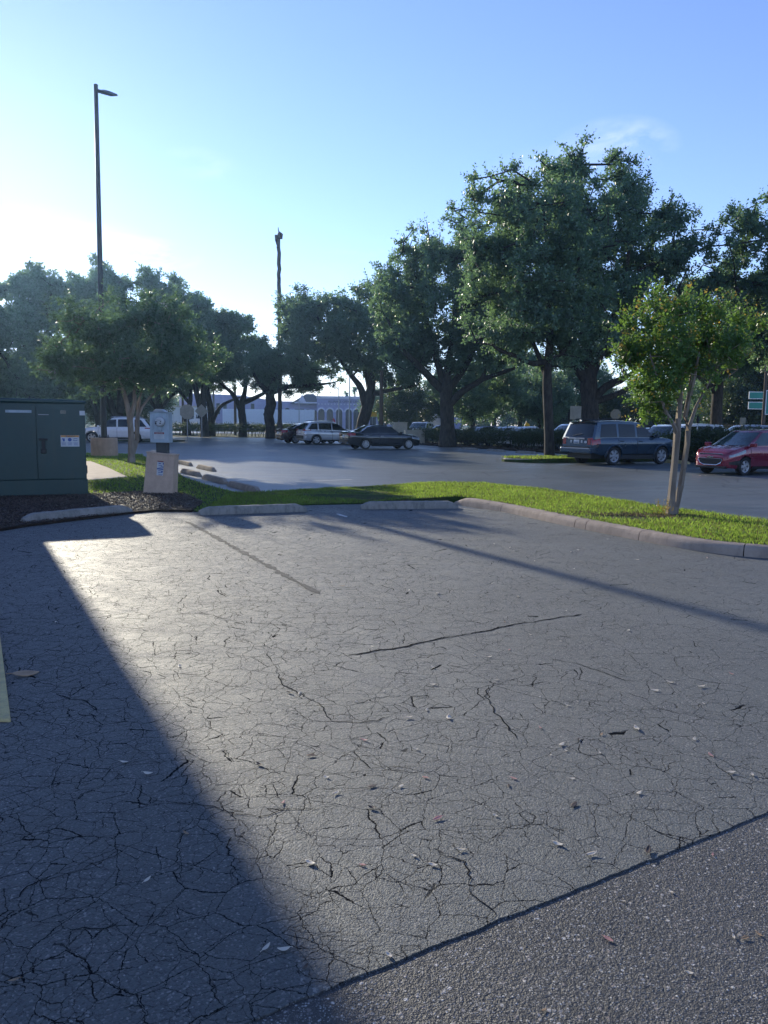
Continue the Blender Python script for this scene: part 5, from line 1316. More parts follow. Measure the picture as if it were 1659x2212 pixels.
# oaks along the far hedge: each with its own trunk
def far_oak(label, bx, by, Y, poly, trunk, limbs, seed, n, r, depth, nshoot, leaf='oakleaf', group='oaks along the far hedge', lL=.22):
    b = P(bx, by, Y); C, Rr = fill(poly, n, np.random.default_rng(seed), r, Y, depth)
    return tree('oak_tree', label, Vector((b.x, Y, 0)), [chain(trunk, Y)] + [chain(l, Y) for l in limbs], C, Rr, seed, nshoot, 8, .55, lL, lL * .58, leaf, 'oakbark', .4, group=group)
far_oak('knotted old oak at the tip of the far hedge, next to the dead palm', 583, 946, 74, [(520, 800), (545, 755), (600, 735), (650, 765), (700, 800), (735, 825), (700, 846), (640, 842), (590, 850), (540, 838)],
        [(584, 952, 0, .55), (584, 920, 0, .45), (580, 895, 0, .50), (586, 872, 0, .48), (582, 850, 0, .40), (592, 825, 0, .3), (600, 790, 0, .15)],
        [[(583, 856, 0, 0), (620, 836, 0, .22), (670, 832, -.5, .16), (712, 828, -.5, .08)], [(583, 856, 0, 0), (560, 830, 0, .24), (545, 800, 0, .14)]], 51, 100, 19, 4, 6300)
far_oak('far oak with two low limbs in front of the long white trailer', 524, 938, 84, [(430, 795), (470, 742), (530, 725), (570, 742), (598, 780), (580, 835), (530, 825), (475, 842), (440, 830)],
        [(524, 945, 0, .50), (525, 915, 0, .42), (522, 890, 0, .40), (523, 870, 0, .36), (530, 840, 0, .22), (535, 790, 0, .12)],
        [[(522, 880, 0, 0), (505, 855, 0, .26), (488, 838, 0, .18), (460, 810, 0, .1)], [(523, 876, 0, 0), (545, 862, 0, .25), (575, 845, 0, .18), (600, 838, 0, .1)]], 52, 100, 19, 4.5, 6300)
far_oak('far oak beside the white lorry cab at the trailer end', 457, 936, 86, [(380, 800), (410, 752), (450, 742), (490, 760), (500, 800), (480, 840), (430, 840), (395, 830)],
        [(458, 942, 0, .42), (457, 915, 0, .38), (455, 885, 0, .36), (448, 845, 0, .28), (445, 800, 0, .15)], [[(458, 900, 0, 0), (475, 880, 0, .2), (500, 865, 0, .15), (520, 858, 0, .08)]], 53, 81, 18, 4, 5400)
far_oak('slender far oak between the stop sign and the lorry cab', 405, 934, 88, [(345, 800), (370, 765), (410, 750), (440, 780), (450, 830), (420, 852), (370, 850)],
        [(406, 940, 0, .40), (405, 918, 0, .33), (402, 900, 0, .28), (410, 872, 0, .26), (412, 845, 0, .2), (410, 800, 0, .1)], [[(410, 868, 0, 0), (392, 850, 0, .16), (378, 830, 0, .1)]], 54, 67, 17, 4, 4800)
far_oak('far oak with a thick trunk behind the meter pedestal', 345, 934, 86, [(270, 800), (300, 765), (350, 750), (390, 780), (400, 830), (370, 850), (300, 855)],
        [(348, 942, 0, .5), (347, 915, 0, .42), (345, 890, 0, .42), (340, 850, 0, .3), (338, 800, 0, .15)], [[(345, 885, 0, 0), (365, 860, 0, .2), (390, 840, 0, .12)], [(346, 900, 0, 0), (328, 870, 0, .2), (318, 840, 0, .12)]], 55, 72, 18, 4, 4800)
far_oak('thin forked tree behind the white suv and the light pole', 215, 934, 84, [(130, 810), (170, 770), (230, 770), (270, 800), (280, 845), (220, 858), (150, 855)],
        [(214, 944, 0, .36), (212, 915, 0, .3), (206, 885, 0, .26), (196, 850, 0, .2), (190, 810, 0, .1)], [[(212, 905, 0, 0), (222, 870, 0, .18), (235, 840, 0, .1)]], 56, 62, 18, 4, 4200)

far_oak('tall broad tree whose crown stands right behind the light pole', 258, 941, 76, [(150, 640), (190, 615), (232, 580), (252, 612), (300, 600), (328, 588), (348, 612), (385, 615), (410, 645), (440, 655), (450, 710), (430, 780), (400, 830), (330, 850), (240, 850), (180, 830), (155, 740)],
        [(256, 944, 0, .55), (257, 915, 0, .45), (260, 880, 0, .42), (266, 820, 0, .3), (272, 720, 0, .15)], [[(259, 900, 0, 0), (235, 860, .2, .3), (215, 790, .4, .2), (205, 690, .4, .1)], [(259, 890, 0, 0), (290, 850, .2, .3), (335, 780, .4, .2), (370, 680, .4, .1)]], 44, 330, 27, 6, 17000, 'oakleaf', 'tall trees beyond the lawn', .34)
far_oak('tall tree with a ragged top standing beyond the green cabinet', 92, 943, 72, [(-130, 655), (-60, 625), (0, 618), (60, 588), (80, 585), (110, 605), (160, 612), (205, 600), (240, 610), (250, 660), (232, 720), (225, 800), (205, 850), (100, 868), (-60, 868), (-130, 800)],
        [(92, 946, 0, .6), (90, 915, 0, .5), (80, 870, 0, .42), (60, 790, 0, .25), (40, 680, 0, .1)], [[(91, 905, 0, 0), (110, 860, .2, .3), (150, 760, .4, .2), (170, 650, .4, .1)], [(90, 900, 0, 0), (70, 870, -.3, .3), (20, 790, -.4, .2), (-40, 700, -.4, .1)]], 42, 340, 28, 6, 19000, 'oakleaf', 'tall trees beyond the lawn', .34)
far_oak('rounded tall tree nearest the dead palm, beyond the meter pedestal', 440, 942, 80, [(370, 720), (385, 660), (420, 648), (450, 655), (475, 685), (505, 688), (548, 690), (520, 722), (500, 752), (470, 800), (410, 815), (375, 790)],
        [(442, 944, 0, .5), (440, 905, 0, .4), (438, 860, 0, .34), (450, 790, 0, .2), (470, 720, 0, .1)], [[(441, 890, 0, 0), (425, 850, .2, .28), (410, 780, .3, .18), (400, 700, .3, .1)]], 43, 200, 24, 5, 11000, 'oakleaf', 'tall trees beyond the lawn', .34)

# background trees: three shapes, each copied where one stands
def small_tree(name, label, h, rw, trunk_h, seed, n, nshoot, leaf, lL, group, narrow=1.0, barkm='oakbark'):
    rng = np.random.default_rng(seed); C, Rr = [], []
    for k in range(n):
        u = rng.normal(size=3); u /= np.linalg.norm(u); u *= rng.random() ** .4
        zz = trunk_h + (h - trunk_h) * (.5 + .5 * u[2]); f = math.sqrt(max(.15, 1 - (u[2] * .8 + .15) ** 2)) if narrow == 1 else max(.18, 1 - (zz - trunk_h) / (h - trunk_h)) * narrow
        C.append(Vector((u[0] * rw * f, u[1] * rw * f, zz))); Rr.append(rw * rng.uniform(.16, .30))
    return tree(name, label, Vector((0, 0, 0)), [[(Vector((0, 0, -.1)), rw * .075), (Vector((.05, 0, trunk_h * .6)), rw * .06), (Vector((0, .05, trunk_h * 1.1)), rw * .05), (Vector((0, 0, h * .72)), rw * .025)]],
                C, Rr, seed, nshoot, 8, .5, lL, lL * .6, leaf, barkm, .4, group=group, rtip=.03)
GB = 'trees in the distance beyond the lots'
kinds = [small_tree('broadleaf_tree', '', 8.0, 4.2, 2.2, 61, 46, 3600, 'oakleaf2', .26, GB), small_tree('broadleaf_tree', '', 6.2, 3.6, .7, 62, 46, 3400, 'hedge', .24, GB),
         small_tree('broadleaf_tree', '', 10.5, 4.6, 2.8, 63, 52, 3600, 'oakleaf', .28, GB)]
spots = [  # shape, px, depth, scale, turn, label
    (1, 880, 88, .95, .3, 'round bushy tree between the cream cabinets and the forked oak'),
    (0, 1018, 66, .90, 1.2, 'pale green tree just past the forked oak trunk'),
    (0, 1064, 84, 1.05, 2.1, 'light green tree behind the white cars, nearest the yellow feather flag'),
    (2, 1120, 92, 1.0, 3.0, 'dark broad tree filling the gap between the forked and the straight oak'),
    (0, 1160, 74, .8, 4.0, 'tree with a thin trunk just left of the straight oak trunk'),
    (2, 1225, 82, .95, 5.0, 'dark tree behind the blank tan sign board'),
    (1, 1310, 86, .9, .8, 'yellowish bush behind the small octagonal sign'),
    (0, 1350, 120, .85, 1.9, 'low tree above the teal shuttle bus'),
    (1, 1400, 105, .9, 2.4, 'green bush above the shuttle bus roof, nearer the small tree'),
    (2, 1545, 92, 1.0, .5, 'bushy dark green tree beside the green road signs, tallest of that clump'),
    (1, 1600, 84, 1.5, 1.5, 'broad leafy tree directly under the green road signs'),
    (2, 1500, 104, .8, 2.6, 'tree seen through the stems of the small tree'),
    (1, 1660, 90, 1.4, 3.4, 'tree behind the green road signs at the picture edge'),
    (0, 1290, 140, 1.0, 4.4, 'distant tree behind the trunk of the broadest oak'),
    (1, 240, 96, 1.1, 5.2, 'leafy bush behind the white suv'), (0, 160, 98, 1.0, .2, 'pale tree just above the roof of the green cabinet'),
    (1, 300, 108, 1.2, 1.0, 'bush by the end of the low white building'), (2, 60, 90, .9, 2.0, 'dark tree behind the green cabinet, farthest from the light pole'),
    (0, -30, 95, 1.1, 3.0, 'tree behind the green cabinet at the picture edge'), (2, 330, 150, 1.1, 4.0, 'tall tree behind the low white building'),
    (0, 830, 120, .9, 5.0, 'tree beside the yellow crossing sign'), (2, 940, 130, .9, 1.3, 'distant tree behind the white lorry cab'),
    (1, 1190, 110, 1.0, .9, 'low tree in the far gap behind the straight trunk'), (2, 1450, 130, .9, 5.6, 'distant tree above the row of white cars')]
used = set()
for k, px, Y, sc, rz, lab in spots:
    o = kinds[k] if k not in used else copy_tree(kinds[k]); used.add(k)
    o.location = ((px - CX) / FPX * Y, Y, -.03); o.rotation_euler = (0, 0, rz); o.scale = (sc * random.Random(px).uniform(.9, 1.1), sc, sc); o['label'] = lab
# thin pines and palms on the skyline
def pine(px, Y, h, seed, label):
    x = (px - CX) / FPX * Y; rnd = random.Random(seed); C, Rr = [], []
    for k in range(13):
        z = h * rnd.uniform(.62, 1); a = rnd.uniform(0, 6.28); r = rnd.uniform(.3, 1.9) * (1.15 - (z / h - .6))
        C.append(Vector((x + r * math.cos(a), Y + r * math.sin(a), z))); Rr.append(rnd.uniform(.45, .85))
    tree('pine_tree', label, Vector((x, Y, -.03)), [[(Vector((x, Y, -.1)), .2), (Vector((x + .1, Y, h * .4)), .16), (Vector((x, Y, h * .7)), .11), (Vector((x + .1, Y, h * .97)), .05)]], C, Rr, seed, 800, 8, .4, .2, .05, 'oakleaf', 'oakbark', .3, group='thin pines on the skyline', rtip=.025)
for i, (px, Y, h, l) in enumerate([(1362, 150, 12.5, 'thin pine right of the broad oak trunk, nearer to it'), (1388, 165, 11, 'thin pine over the bonnet of the blue suv'), (1420, 170, 12, 'thin pine just left of the small tree stems'), (1590, 150, 13, 'thin pine next to the green road signs')]):
    pine(px, Y, h, 80 + i, l)
def small_palm(px, Y, h, seed, label):
    x = (px - CX) / FPX * Y; rt = empty('palm_tree', (x, Y, 0), label, 'palm', 0, 'palms behind the office roof'); rnd = random.Random(seed)
    MB().tube([(0, 0, -.1), (.1, 0, h * .5), (0, 0, h)], [.26, .2, .17], 8).build('trunk', MAT['palm'], rt, smooth=True)
    V = []
    for k in range(26):
        a = rnd.uniform(0, 6.28); el = rnd.uniform(-.7, 1.1); L = rnd.uniform(1.4, 2.1); prev = None
        for s in range(7):
            t = s / 6; p = Vector((math.cos(a) * math.cos(el) * L * t, math.sin(a) * math.cos(el) * L * t, h + math.sin(el) * L * t - .9 * t * t))
            if prev:
                n = Vector((-math.sin(a), math.cos(a), .3)) * .34 * math.sin(math.pi * min(1, t + .12))
                V.append([prev - n * .9, prev + n * .9, p + n * .35, p - n * .35])
            prev = p
    o = bpy.data.objects.new('fronds', faces_mesh('fronds', np.array([[tuple(q) for q in f] for f in V]), 4, [MAT['oakleaf']])); COL.objects.link(o); o.parent = rt
small_palm(764, 185, 9.6, 3, 'small palm behind the office parapet, nearest the lettering'); small_palm(745, 200, 9.2, 4, 'fainter small palm behind the office parapet')

def far_wood(px0, px1, Y, h, n, seed, label):
    rng = np.random.default_rng(seed); x0, x1 = (px0 - CX) / FPX * Y, (px1 - CX) / FPX * Y; k = int((x1 - x0) / 1.6); C, Rr = [], []
    for i in range(k):
        x = x0 + (x1 - x0) * (i + rng.random()) / k; hh = h * (.62 + .38 * math.sin(x * .13 + 1.1 * math.sin(x * .047)) ** 2)
        for q in range(4): C.append((x + rng.normal(0, 1), Y + rng.uniform(-4, 4), hh * rng.uniform(.12, .92))); Rr.append(rng.uniform(.8, 1.7))
    V, T = foliage(C, Rr, n, 6, .9, .6, .36, rng)
    o = bpy.data.objects.new('far_wood', faces_mesh('far_wood', V, 4, [MAT['oakleaf2']])); COL.objects.link(o)
    return tag(o, label, 'wood', None, 'stuff')
far_wood(840, 2100, 175, 8.5, 17000, 71, 'distant mass of trees beyond the second lot')
far_wood(-500, 420, 190, 9.5, 12000, 72, 'distant mass of trees beyond the low pale building')

# ------------------------------------------------------------------ hedges
def hedge(a, b, w, h, label, seed, n, base=.05):
    a, b = Vector((a.x, a.y, 0)), Vector((b.x, b.y, 0)); L = (b - a).length; m = (a + b) / 2; ang = math.atan2((b - a).y, (b - a).x)
    rt = empty('hedge', (m.x, m.y, base), label, 'hedge', ang, 'clipped hedges round the lots'); rng = np.random.default_rng(seed)
    k = int(L / .5); C, Rr = [], []; mb = MB()
    for i in range(k):
        x = -L / 2 + L * (i + .5) / k
        for y in (-w * .25, w * .25):
            C.append((x + rng.normal(0, .1), y, h * rng.uniform(.58, .68))); Rr.append(h * rng.uniform(.34, .44))
        for _ in range(4):
            t = rng.normal(0, .16, 2); mb.tube([(x + t[0] * .3, t[1] * .5, -.05), (x + t[0], t[1], h * .4), (x + t[0] * 1.8, t[1] * 1.6, h * .8)], [.022, .016, .008], 5)
    mb.build('stems', MAT['oakbark'], rt)
    V, T = foliage(C, Rr, n, 8, .2, .09, .055, rng, .4, .9)
    o = bpy.data.objects.new('leaves', faces_mesh('leaves', V, 4, [MAT['hedge']])); COL.objects.link(o); o.parent = rt
hedge(HEDGE[0], HEDGE[1], 1.2, 1.35, 'far end of the hedge behind the stop sign', 91, 2600)
hedge(HEDGE[1], HEDGE[2], 1.2, 1.35, 'far hedge in front of the white trailer', 92, 2600)
hedge(HEDGE[3] + EX * .8, HEDGE[4] + EX * .7, 1.2, 1.15, 'hedge behind the black sedan and the silver suv', 93, 6500)
hedge(HEDGE[4] + EX * .9, HEDGE[5] + EX * .9, 1.2, 1.2, 'hedge between the forked oak and the straight oak', 94, 6500)
hedge(HEDGE[5] + EX * .9, HEDGE[6] + EX * 1.0, 1.2, 1.15, 'hedge in front of the blue suv', 95, 5000)
hedge(HEDGE[6] + EX * 1.2, HEDGE[7] + EX * 1.6, 1.3, 1.2, 'hedge beyond the red hatchback', 96, 5000)
hp = P(1400, 935, 33.0)
hedge(Vector((13.2, 35.0, 0)), Vector((15.8, 32.2, 0)), 1.3, 1.45, 'untrimmed shrub row between the blue suv and the red hatchback', 97, 3400)

# ------------------------------------------------------------------ street furniture
def X_at(px, Y): return (px - CX) / FPX * Y
def Z_at(py, px, Y): return P(px, py, Y).z
def sign(name, label, px, Y, ptop, pbot, w, shape, face, cat='sign', ground=0, posts=1, head=0, group=None):
    x = X_at(px, Y); z1, z0 = Z_at(ptop, px, Y), Z_at(pbot, px, Y); rt = empty(name, (x, Y, ground), label, cat, head, group)
    h = z1 - z0; zc = (z1 + z0) / 2 - ground
    if shape == 'rect': poly = [(-w / 2, zc - h / 2), (w / 2, zc - h / 2), (w / 2, zc + h / 2), (-w / 2, zc + h / 2)]
    elif shape == 'oct': poly = [(h / 2 * 1.08 * math.cos(R(22.5 + 45 * k)), zc + h / 2 * 1.08 * math.sin(R(22.5 + 45 * k))) for k in range(8)]
    else: poly = [(0, zc - h / 2), (h / 2, zc), (0, zc + h / 2), (-h / 2, zc)]
    MB().prism(poly, -.035, -.029, 'xz').build('panel', MAT[face], rt)
    for k in range(posts):
        ox = (k - (posts - 1) / 2) * w * .4
        MB().box((ox, 0, (z1 - ground - .08) / 2), (.06, .05, z1 - ground - .05)).build('post', MAT['galv'], rt)
    return rt
sign('stop_sign', 'back of a grey octagonal sign near the meter pedestal', 405, 58.2, 874, 905, 1, 'oct', 'signback', ground=.1)
sign('warning_sign', 'back of a diamond sign right of the octagonal sign back', 436, 75, 873, 903, 1, 'dia', 'signback')
sign('sign_board', 'blank tan rectangular sign back by the straight oak trunk', 1237, 38.5, 877, 906, .55, 'rect', 'signback', posts=1)
sign('stop_sign', 'small octagonal sign back between the broad oak trunk and the thin pines', 1323, 62, 884, 906, 1, 'oct', 'signback')
sign('parking_sign', 'small upright sign back above the roof of the red hatchback', 1596, 44, 902, 918, .32, 'rect', 'signback')
sign('crossing_sign', 'small yellow green sign beside the leaning oak', 802, 96, 889, 900, 1.1, 'rect', 'flag_y')
# green road signs on a timber pole
YG = 66; xg = X_at(1652, YG)
rg = empty('road_sign', (xg, YG, 0), 'tall green road sign with a white border and route shield', 'road sign')
zt1, zb1 = Z_at(843, 1650, YG), Z_at(896, 1650, YG); gw_ = 1.6; gx = .30
MB().prism([(gx - gw_ / 2, zb1), (gx + gw_ / 2, zb1), (gx + gw_ / 2, zt1), (gx - gw_ / 2, zt1)], -.25, -.20, 'xz').build('border', MAT['swhite'], rg, bevel=.015)
MB().prism([(gx - gw_ / 2 + .07, zb1 + .07), (gx + gw_ / 2 - .07, zb1 + .07), (gx + gw_ / 2 - .07, zt1 - .07), (gx - gw_ / 2 + .07, zt1 - .07)], -.262, -.245, 'xz').build('panel', MAT['sgreen'], rg)
hh = zt1 - zb1
text('lettering', 'TO', .26, MAT['swhite'], rg, (gx - .15, -.27, zt1 - .28)); text('lettering', 'WEST', .34, MAT['swhite'], rg, (gx, -.27, zt1 - .62))
sh = [(-.42, .25), (-.28, .36), (0, .30), (.28, .36), (.42, .25), (.40, -.1), (.25, -.32), (0, -.45), (-.25, -.32), (-.40, -.1)]
s_ = MB().prism([(gx - .15 + a, zb1 + .88 + b * .85) for a, b in sh], -.275, -.262, 'xz').build('route_shield', MAT['swhite'], rg)
MB().prism([(gx - .4, zb1 + .88), (gx + .1, zb1 + .88), (gx + .1, zb1 + .98), (gx - .4, zb1 + .98)], -.28, -.276, 'xz').build('print', MAT['redink'], s_)
MB().prism([(gx - .2 + a, zb1 + .30 + b * .7) for a, b in [(-.28, 0), (0, -.26), (.02, -.08), (.10, -.08), (.10, .28), (-.06, .28), (-.06, .10), (-.02, .10)]], -.275, -.262, 'xz').build('arrow', MAT['swhite'], rg)
MB().tube([(-.45, 0, -.1), (-.5, 0, 8.5)], [.16, .12], 10).build('post', MAT['wood'], rg, smooth=True)
for k, (pa, pb, lab) in enumerate([(846, 862, 'upper green road sign half hidden in leaves beside the tall one'), (868, 884, 'lower green road sign half hidden in leaves beside the tall one')]):
    YS2 = 70; xs = X_at(1628, YS2); z1, z0 = Z_at(pa, 1628, YS2), Z_at(pb, 1628, YS2)
    r2 = empty('road_sign', (xs, YS2, 0), lab, 'road sign')
    MB().prism([(-.95, z0), (.85, z0), (.85, z1), (-.95, z1)], -.05, 0, 'xz').build('border', MAT['swhite'], r2)
    MB().prism([(-.89, z0 + .06), (.79, z0 + .06), (.79, z1 - .06), (-.89, z1 - .06)], -.062, -.045, 'xz').build('panel', MAT['sgreen'], r2)
    MB().tube([(.55, .06, 0), (.55, .06, z1 - .1)], .05, 6).build('post', MAT['galv'], r2)
def plain_pole(name, label, px, Y, ptop, r0, r1, mat, cat, ground=0):
    b = Vector((X_at(px, Y), Y, ground)); z = Z_at(ptop, px, Y); rt = empty(name, b, label, cat)
    MB().tube([(0, 0, -.1), (0, 0, z * .5), (0, 0, z)], [r0, (r0 + r1) / 2, r1], 10).build('pole', MAT[mat], rt, smooth=True)
    return rt, z
for px, Y, pt, r, m, lab in [(462, 90, 800, .12, 'galv', 'pale metal pole against the far oak trunk by the lorry cab'), (508, 92, 830, .17, 'wood', 'brown timber pole in front of the white trailer'),
                             (396, 92, 800, .15, 'wood', 'dark timber pole beside the stop sign'), (730, 118, 835, .09, 'galv', 'thin lamp post before the office arches, nearer the silver suv'),
                             (753, 118, 815, .11, 'galv', 'thin lamp post before the office arches, under the lettering end'), (821, 62, 800, .17, 'wood', 'timber utility pole just behind the leaning oak')]:
    rt, z = plain_pole('utility_pole', lab, px, Y, pt, r, r * .8, m, 'pole')
rt, z = plain_pole('street_lamp', 'small street lamp with a short arm in front of the gabled office wing', 645, 120, 868, .08, .06, 'galv', 'street lamp')
MB().box((-.3, 0, z), (1.0, .12, .1)).build('lamp_head', MAT['galv'], rt)
# overhead wires from a near timber pole out of the picture to one far off
pA_, pB_ = P(1900, 370, 46), P(1380, 525, 150)
w1 = empty('overhead_wire', (0, 0, 0), 'upper thin overhead wire crossing the sky to the oak crown', 'wire')
def sag(a, b, s, n=24): return [a.lerp(b, i / n) - Vector((0, 0, s * math.sin(math.pi * i / n))) for i in range(n + 1)]
MB().tube(sag(pA_, pB_, .8), .022, 5).build('wire', MAT['black'], w1)
pC_, pD_ = P(1900, 470, 46), P(1380, 592, 150)
w2 = empty('overhead_wire', (0, 0, 0), 'lower thin overhead wire crossing the gap between the oak crowns', 'wire')
MB().tube(sag(pC_, pD_, .8), .022, 5).build('wire', MAT['black'], w2)
up, z = plain_pole('utility_pole', 'timber pole that carries the overhead wires beyond the picture edge', 1900, 46, 350, .2, .13, 'wood', 'pole')
ub_, z = plain_pole('utility_pole', 'far timber pole hidden in the broad oak crown at the end of the wires', 1380, 150, 505, .2, .13, 'wood', 'pole')
# cabinets in the hedge
Yc = 62; cb = empty('electrical_cabinet', (X_at(862, Yc), Yc, 0), 'tall cream cabinet standing behind the hedge beside the black sedan', 'cabinet', R(8))
zc1 = Z_at(913, 862, Yc); MB().box((0, 0, zc1 / 2), (1.05, .7, zc1)).build('body', MAT['cream'], cb, bevel=.02); MB().box((0, 0, zc1 + .02), (1.12, .78, .05)).build('lid', MAT['cream'], cb)
MB().box((.26, -.36, zc1 * .5), (.5, .02, zc1 * .85)).build('door', MAT['cream'], cb, bevel=.006); MB().box((-.26, -.36, zc1 * .5), (.5, .02, zc1 * .85)).build('door', MAT['cream'], cb, bevel=.006)
cb = empty('electrical_cabinet', (X_at(893, 60), 60, 0), 'low wide cream cabinet right of the tall one', 'cabinet', R(8))
zc1 = Z_at(930, 893, 60); MB().box((0, 0, zc1 / 2), (1.5, .8, zc1)).build('body', MAT['cream'], cb, bevel=.02); MB().box((0, 0, zc1 + .02), (1.56, .86, .05)).build('lid', MAT['cream'], cb); MB().box((0, -.41, zc1 * .5), (1.3, .02, zc1 * .8)).build('door', MAT['cream'], cb, bevel=.006)
def feather(px, Y, pt, pb, mat, label, lean):
    x = X_at(px, Y); z1, z0 = Z_at(pt, px, Y), Z_at(pb, px, Y); rt = empty('feather_flag', (x, Y, 0), label, 'flag')
    MB().tube([(0, 0, 0), (0, 0, z0), (lean * .25, 0, (z0 + z1) / 2), (lean, 0, z1)], .025, 6).build('pole', MAT['galv'], rt)
    n = 10; vs = []
    for i in range(n + 1):
        t = i / n; z = lerp(z0, z1, t); xx = lean * t * t; w = .75 * math.sqrt(max(0, 1 - t)) + .05
        for y in (-.006, .006): vs += [(xx, y + .03 * math.sin(t * 6), z), (xx + w * (1 if lean >= 0 else -1), y + .08 * math.sin(t * 7), z - .15)]
    fs = []
    for i in range(n):
        a = 4 * i; fs += [(a, a + 1, a + 5, a + 4), (a + 2, a + 6, a + 7, a + 3), (a, a + 4, a + 6, a + 2), (a + 1, a + 3, a + 7, a + 5)]
    MB().add(vs, fs).build('flag', MAT[mat], rt)
feather(1126, 70, 909, 935, 'flag_y', 'yellow feather flag above the row of white cars', .3)
feather(845, 84, 913, 935, 'flag_y', 'yellow feather flag peeping out beside the tall cream cabinet', .3)
feather(712, 100, 901, 935, 'flag_r', 'red and white feather flag above the silver suv roof', .4)

# ------------------------------------------------------------------ office building, trailer, lorries, bus
YO = 160.0; m_ = YO / FPX
ob = empty('office_building', (X_at(600, YO), YO, 0), 'lavender office building with arched windows and a lettered parapet', 'building', R(-3))
def bx_(px): return (px - 600) * m_
def bz_(py): return 1.55 + (912.5 - py) * m_
MB().prism([(bx_(385), -.1), (bx_(600), -.1), (bx_(600), bz_(868)), (bx_(520), bz_(856)), (bx_(385), bz_(852))], 0, 14, 'xz').build('wall', MAT['lav'], ob)
MB().prism([(bx_(595), -.1), (bx_(690), -.1), (bx_(690), bz_(868)), (bx_(595), bz_(868))], -1.2, 12, 'xz').build('wall', MAT['lav'], ob)
MB().prism([(bx_(688), -.1), (bx_(990), -.1), (bx_(990), bz_(858)), (bx_(688), bz_(858))], -3.0, 12, 'xz').build('wall', MAT['lav'], ob)
MB().prism([(bx_(687), bz_(862)), (bx_(991), bz_(862)), (bx_(991), bz_(857)), (bx_(687), bz_(857))], -3.2, -2.98, 'xz').build('parapet', MAT['lavp'], ob)
for k in range(30):
    pass
dn = MB()
for k in range(44): dn.box((bx_(692) + k * .65, -3.08, bz_(873.5)), (.3, .16, .22))
dn.build('dentil_band', MAT['lavp'], ob)
rf = MB(); a, b = bx_(630), bx_(700); e, t = bz_(873), bz_(851)
rf.add([(a, -2.4, e), (b, -2.4, e), (b, 9, e), (a, 9, e), (a + 2.6, 2, t), (b - 2.6, 2, t)], [(0, 1, 5, 4), (1, 2, 5), (2, 3, 4, 5), (3, 0, 4), (3, 2, 1, 0)]); rf.build('tiled_roof', MAT['tile'], ob)
MB().prism([(bx_(648), bz_(870)), (bx_(664), bz_(870)), (bx_(656), bz_(854))], -2.75, -2.3, 'xz').build('pediment', MAT['lavp'], ob)
MB().prism([(bx_(640), bz_(872.5)), (bx_(695), bz_(872.5)), (bx_(695), bz_(869.5)), (bx_(640), bz_(869.5))], -2.7, -2.35, 'xz').build('fascia', MAT['lavp'], ob)
def arch(cx, w, z0, z1, y, surround=True):
    n = 12; r = w / 2
    pl = [(cx - r, z0), (cx + r, z0)] + [(cx + r * math.cos(math.pi * k / n), z1 - r + r * math.sin(math.pi * k / n)) for k in range(n + 1)]
    o = MB().prism(pl, y - .02, y + .15, 'xz').build('arched_window', MAT['opening'], ob)
    if surround:
        R2 = r + .3
        out = [(cx + R2 * math.cos(math.pi * k / n), z1 - r + R2 * math.sin(math.pi * k / n)) for k in range(n + 1)]; inn = [(cx + r * math.cos(math.pi * k / n), z1 - r + r * math.sin(math.pi * k / n)) for k in range(n + 1)]
        s = MB(); vs = []
        for k in range(n + 1): vs += [(out[k][0], y - .12, out[k][1]), (inn[k][0], y - .12, inn[k][1]), (inn[k][0], y, inn[k][1]), (out[k][0], y, out[k][1])]
        s.add(vs, [(4 * k + q, 4 * k + 4 + q, 4 * k + 4 + (q + 1) % 4, 4 * k + (q + 1) % 4) for k in range(n) for q in range(4)]); s.build('surround', MAT['lavp'], o)
for px in (697.5, 715.5, 735, 755, 771.5, 789, 806, 823): arch(bx_(px), 1.25, .2, bz_(883.5), -3.0)
for px, top in ((622, 882), (632, 889), (666, 884), (680, 886)): arch(bx_(px), 1.2 if px != 632 else .7, .6, bz_(top), -1.2, False)
arch(bx_(582), 1.6, .6, bz_(884), 0.0)
wn = MB()
for px in (430, 445, 470, 485, 545): wn.box((bx_(px), -.02, bz_(885)), (.7, .12, 2.2))
wn.build('window', MAT['opening'], ob)
MB().box((bx_(648), -1.22, bz_(890)), (1.9, .1, 1.2)).build('window', MAT['opening'], ob)
text('lettering', 'ALLIANCE OFFICE CENTER', .60, MAT['tile'], ob, (bx_(711.5), -3.06, bz_(868.2)), align='LEFT', depth=.03)
# low white building by the junction
YL = 150; lb = empty('white_building', (X_at(375, YL), YL, 0), 'low pale building behind the stop sign', 'building')
MB().box((0, 4, (Z_at(879, 375, YL)) / 2), (10.8, 8, Z_at(879, 375, YL))).build('wall', MAT['trailer2'], lb); MB().box((0, 4, Z_at(879, 375, YL) + .1), (11.1, 8.3, .3)).build('roof', MAT['cream'], lb)
MB().box((3.2, -.02, 1.6), (1.6, .1, 2.2)).build('window', MAT['opening'], lb)
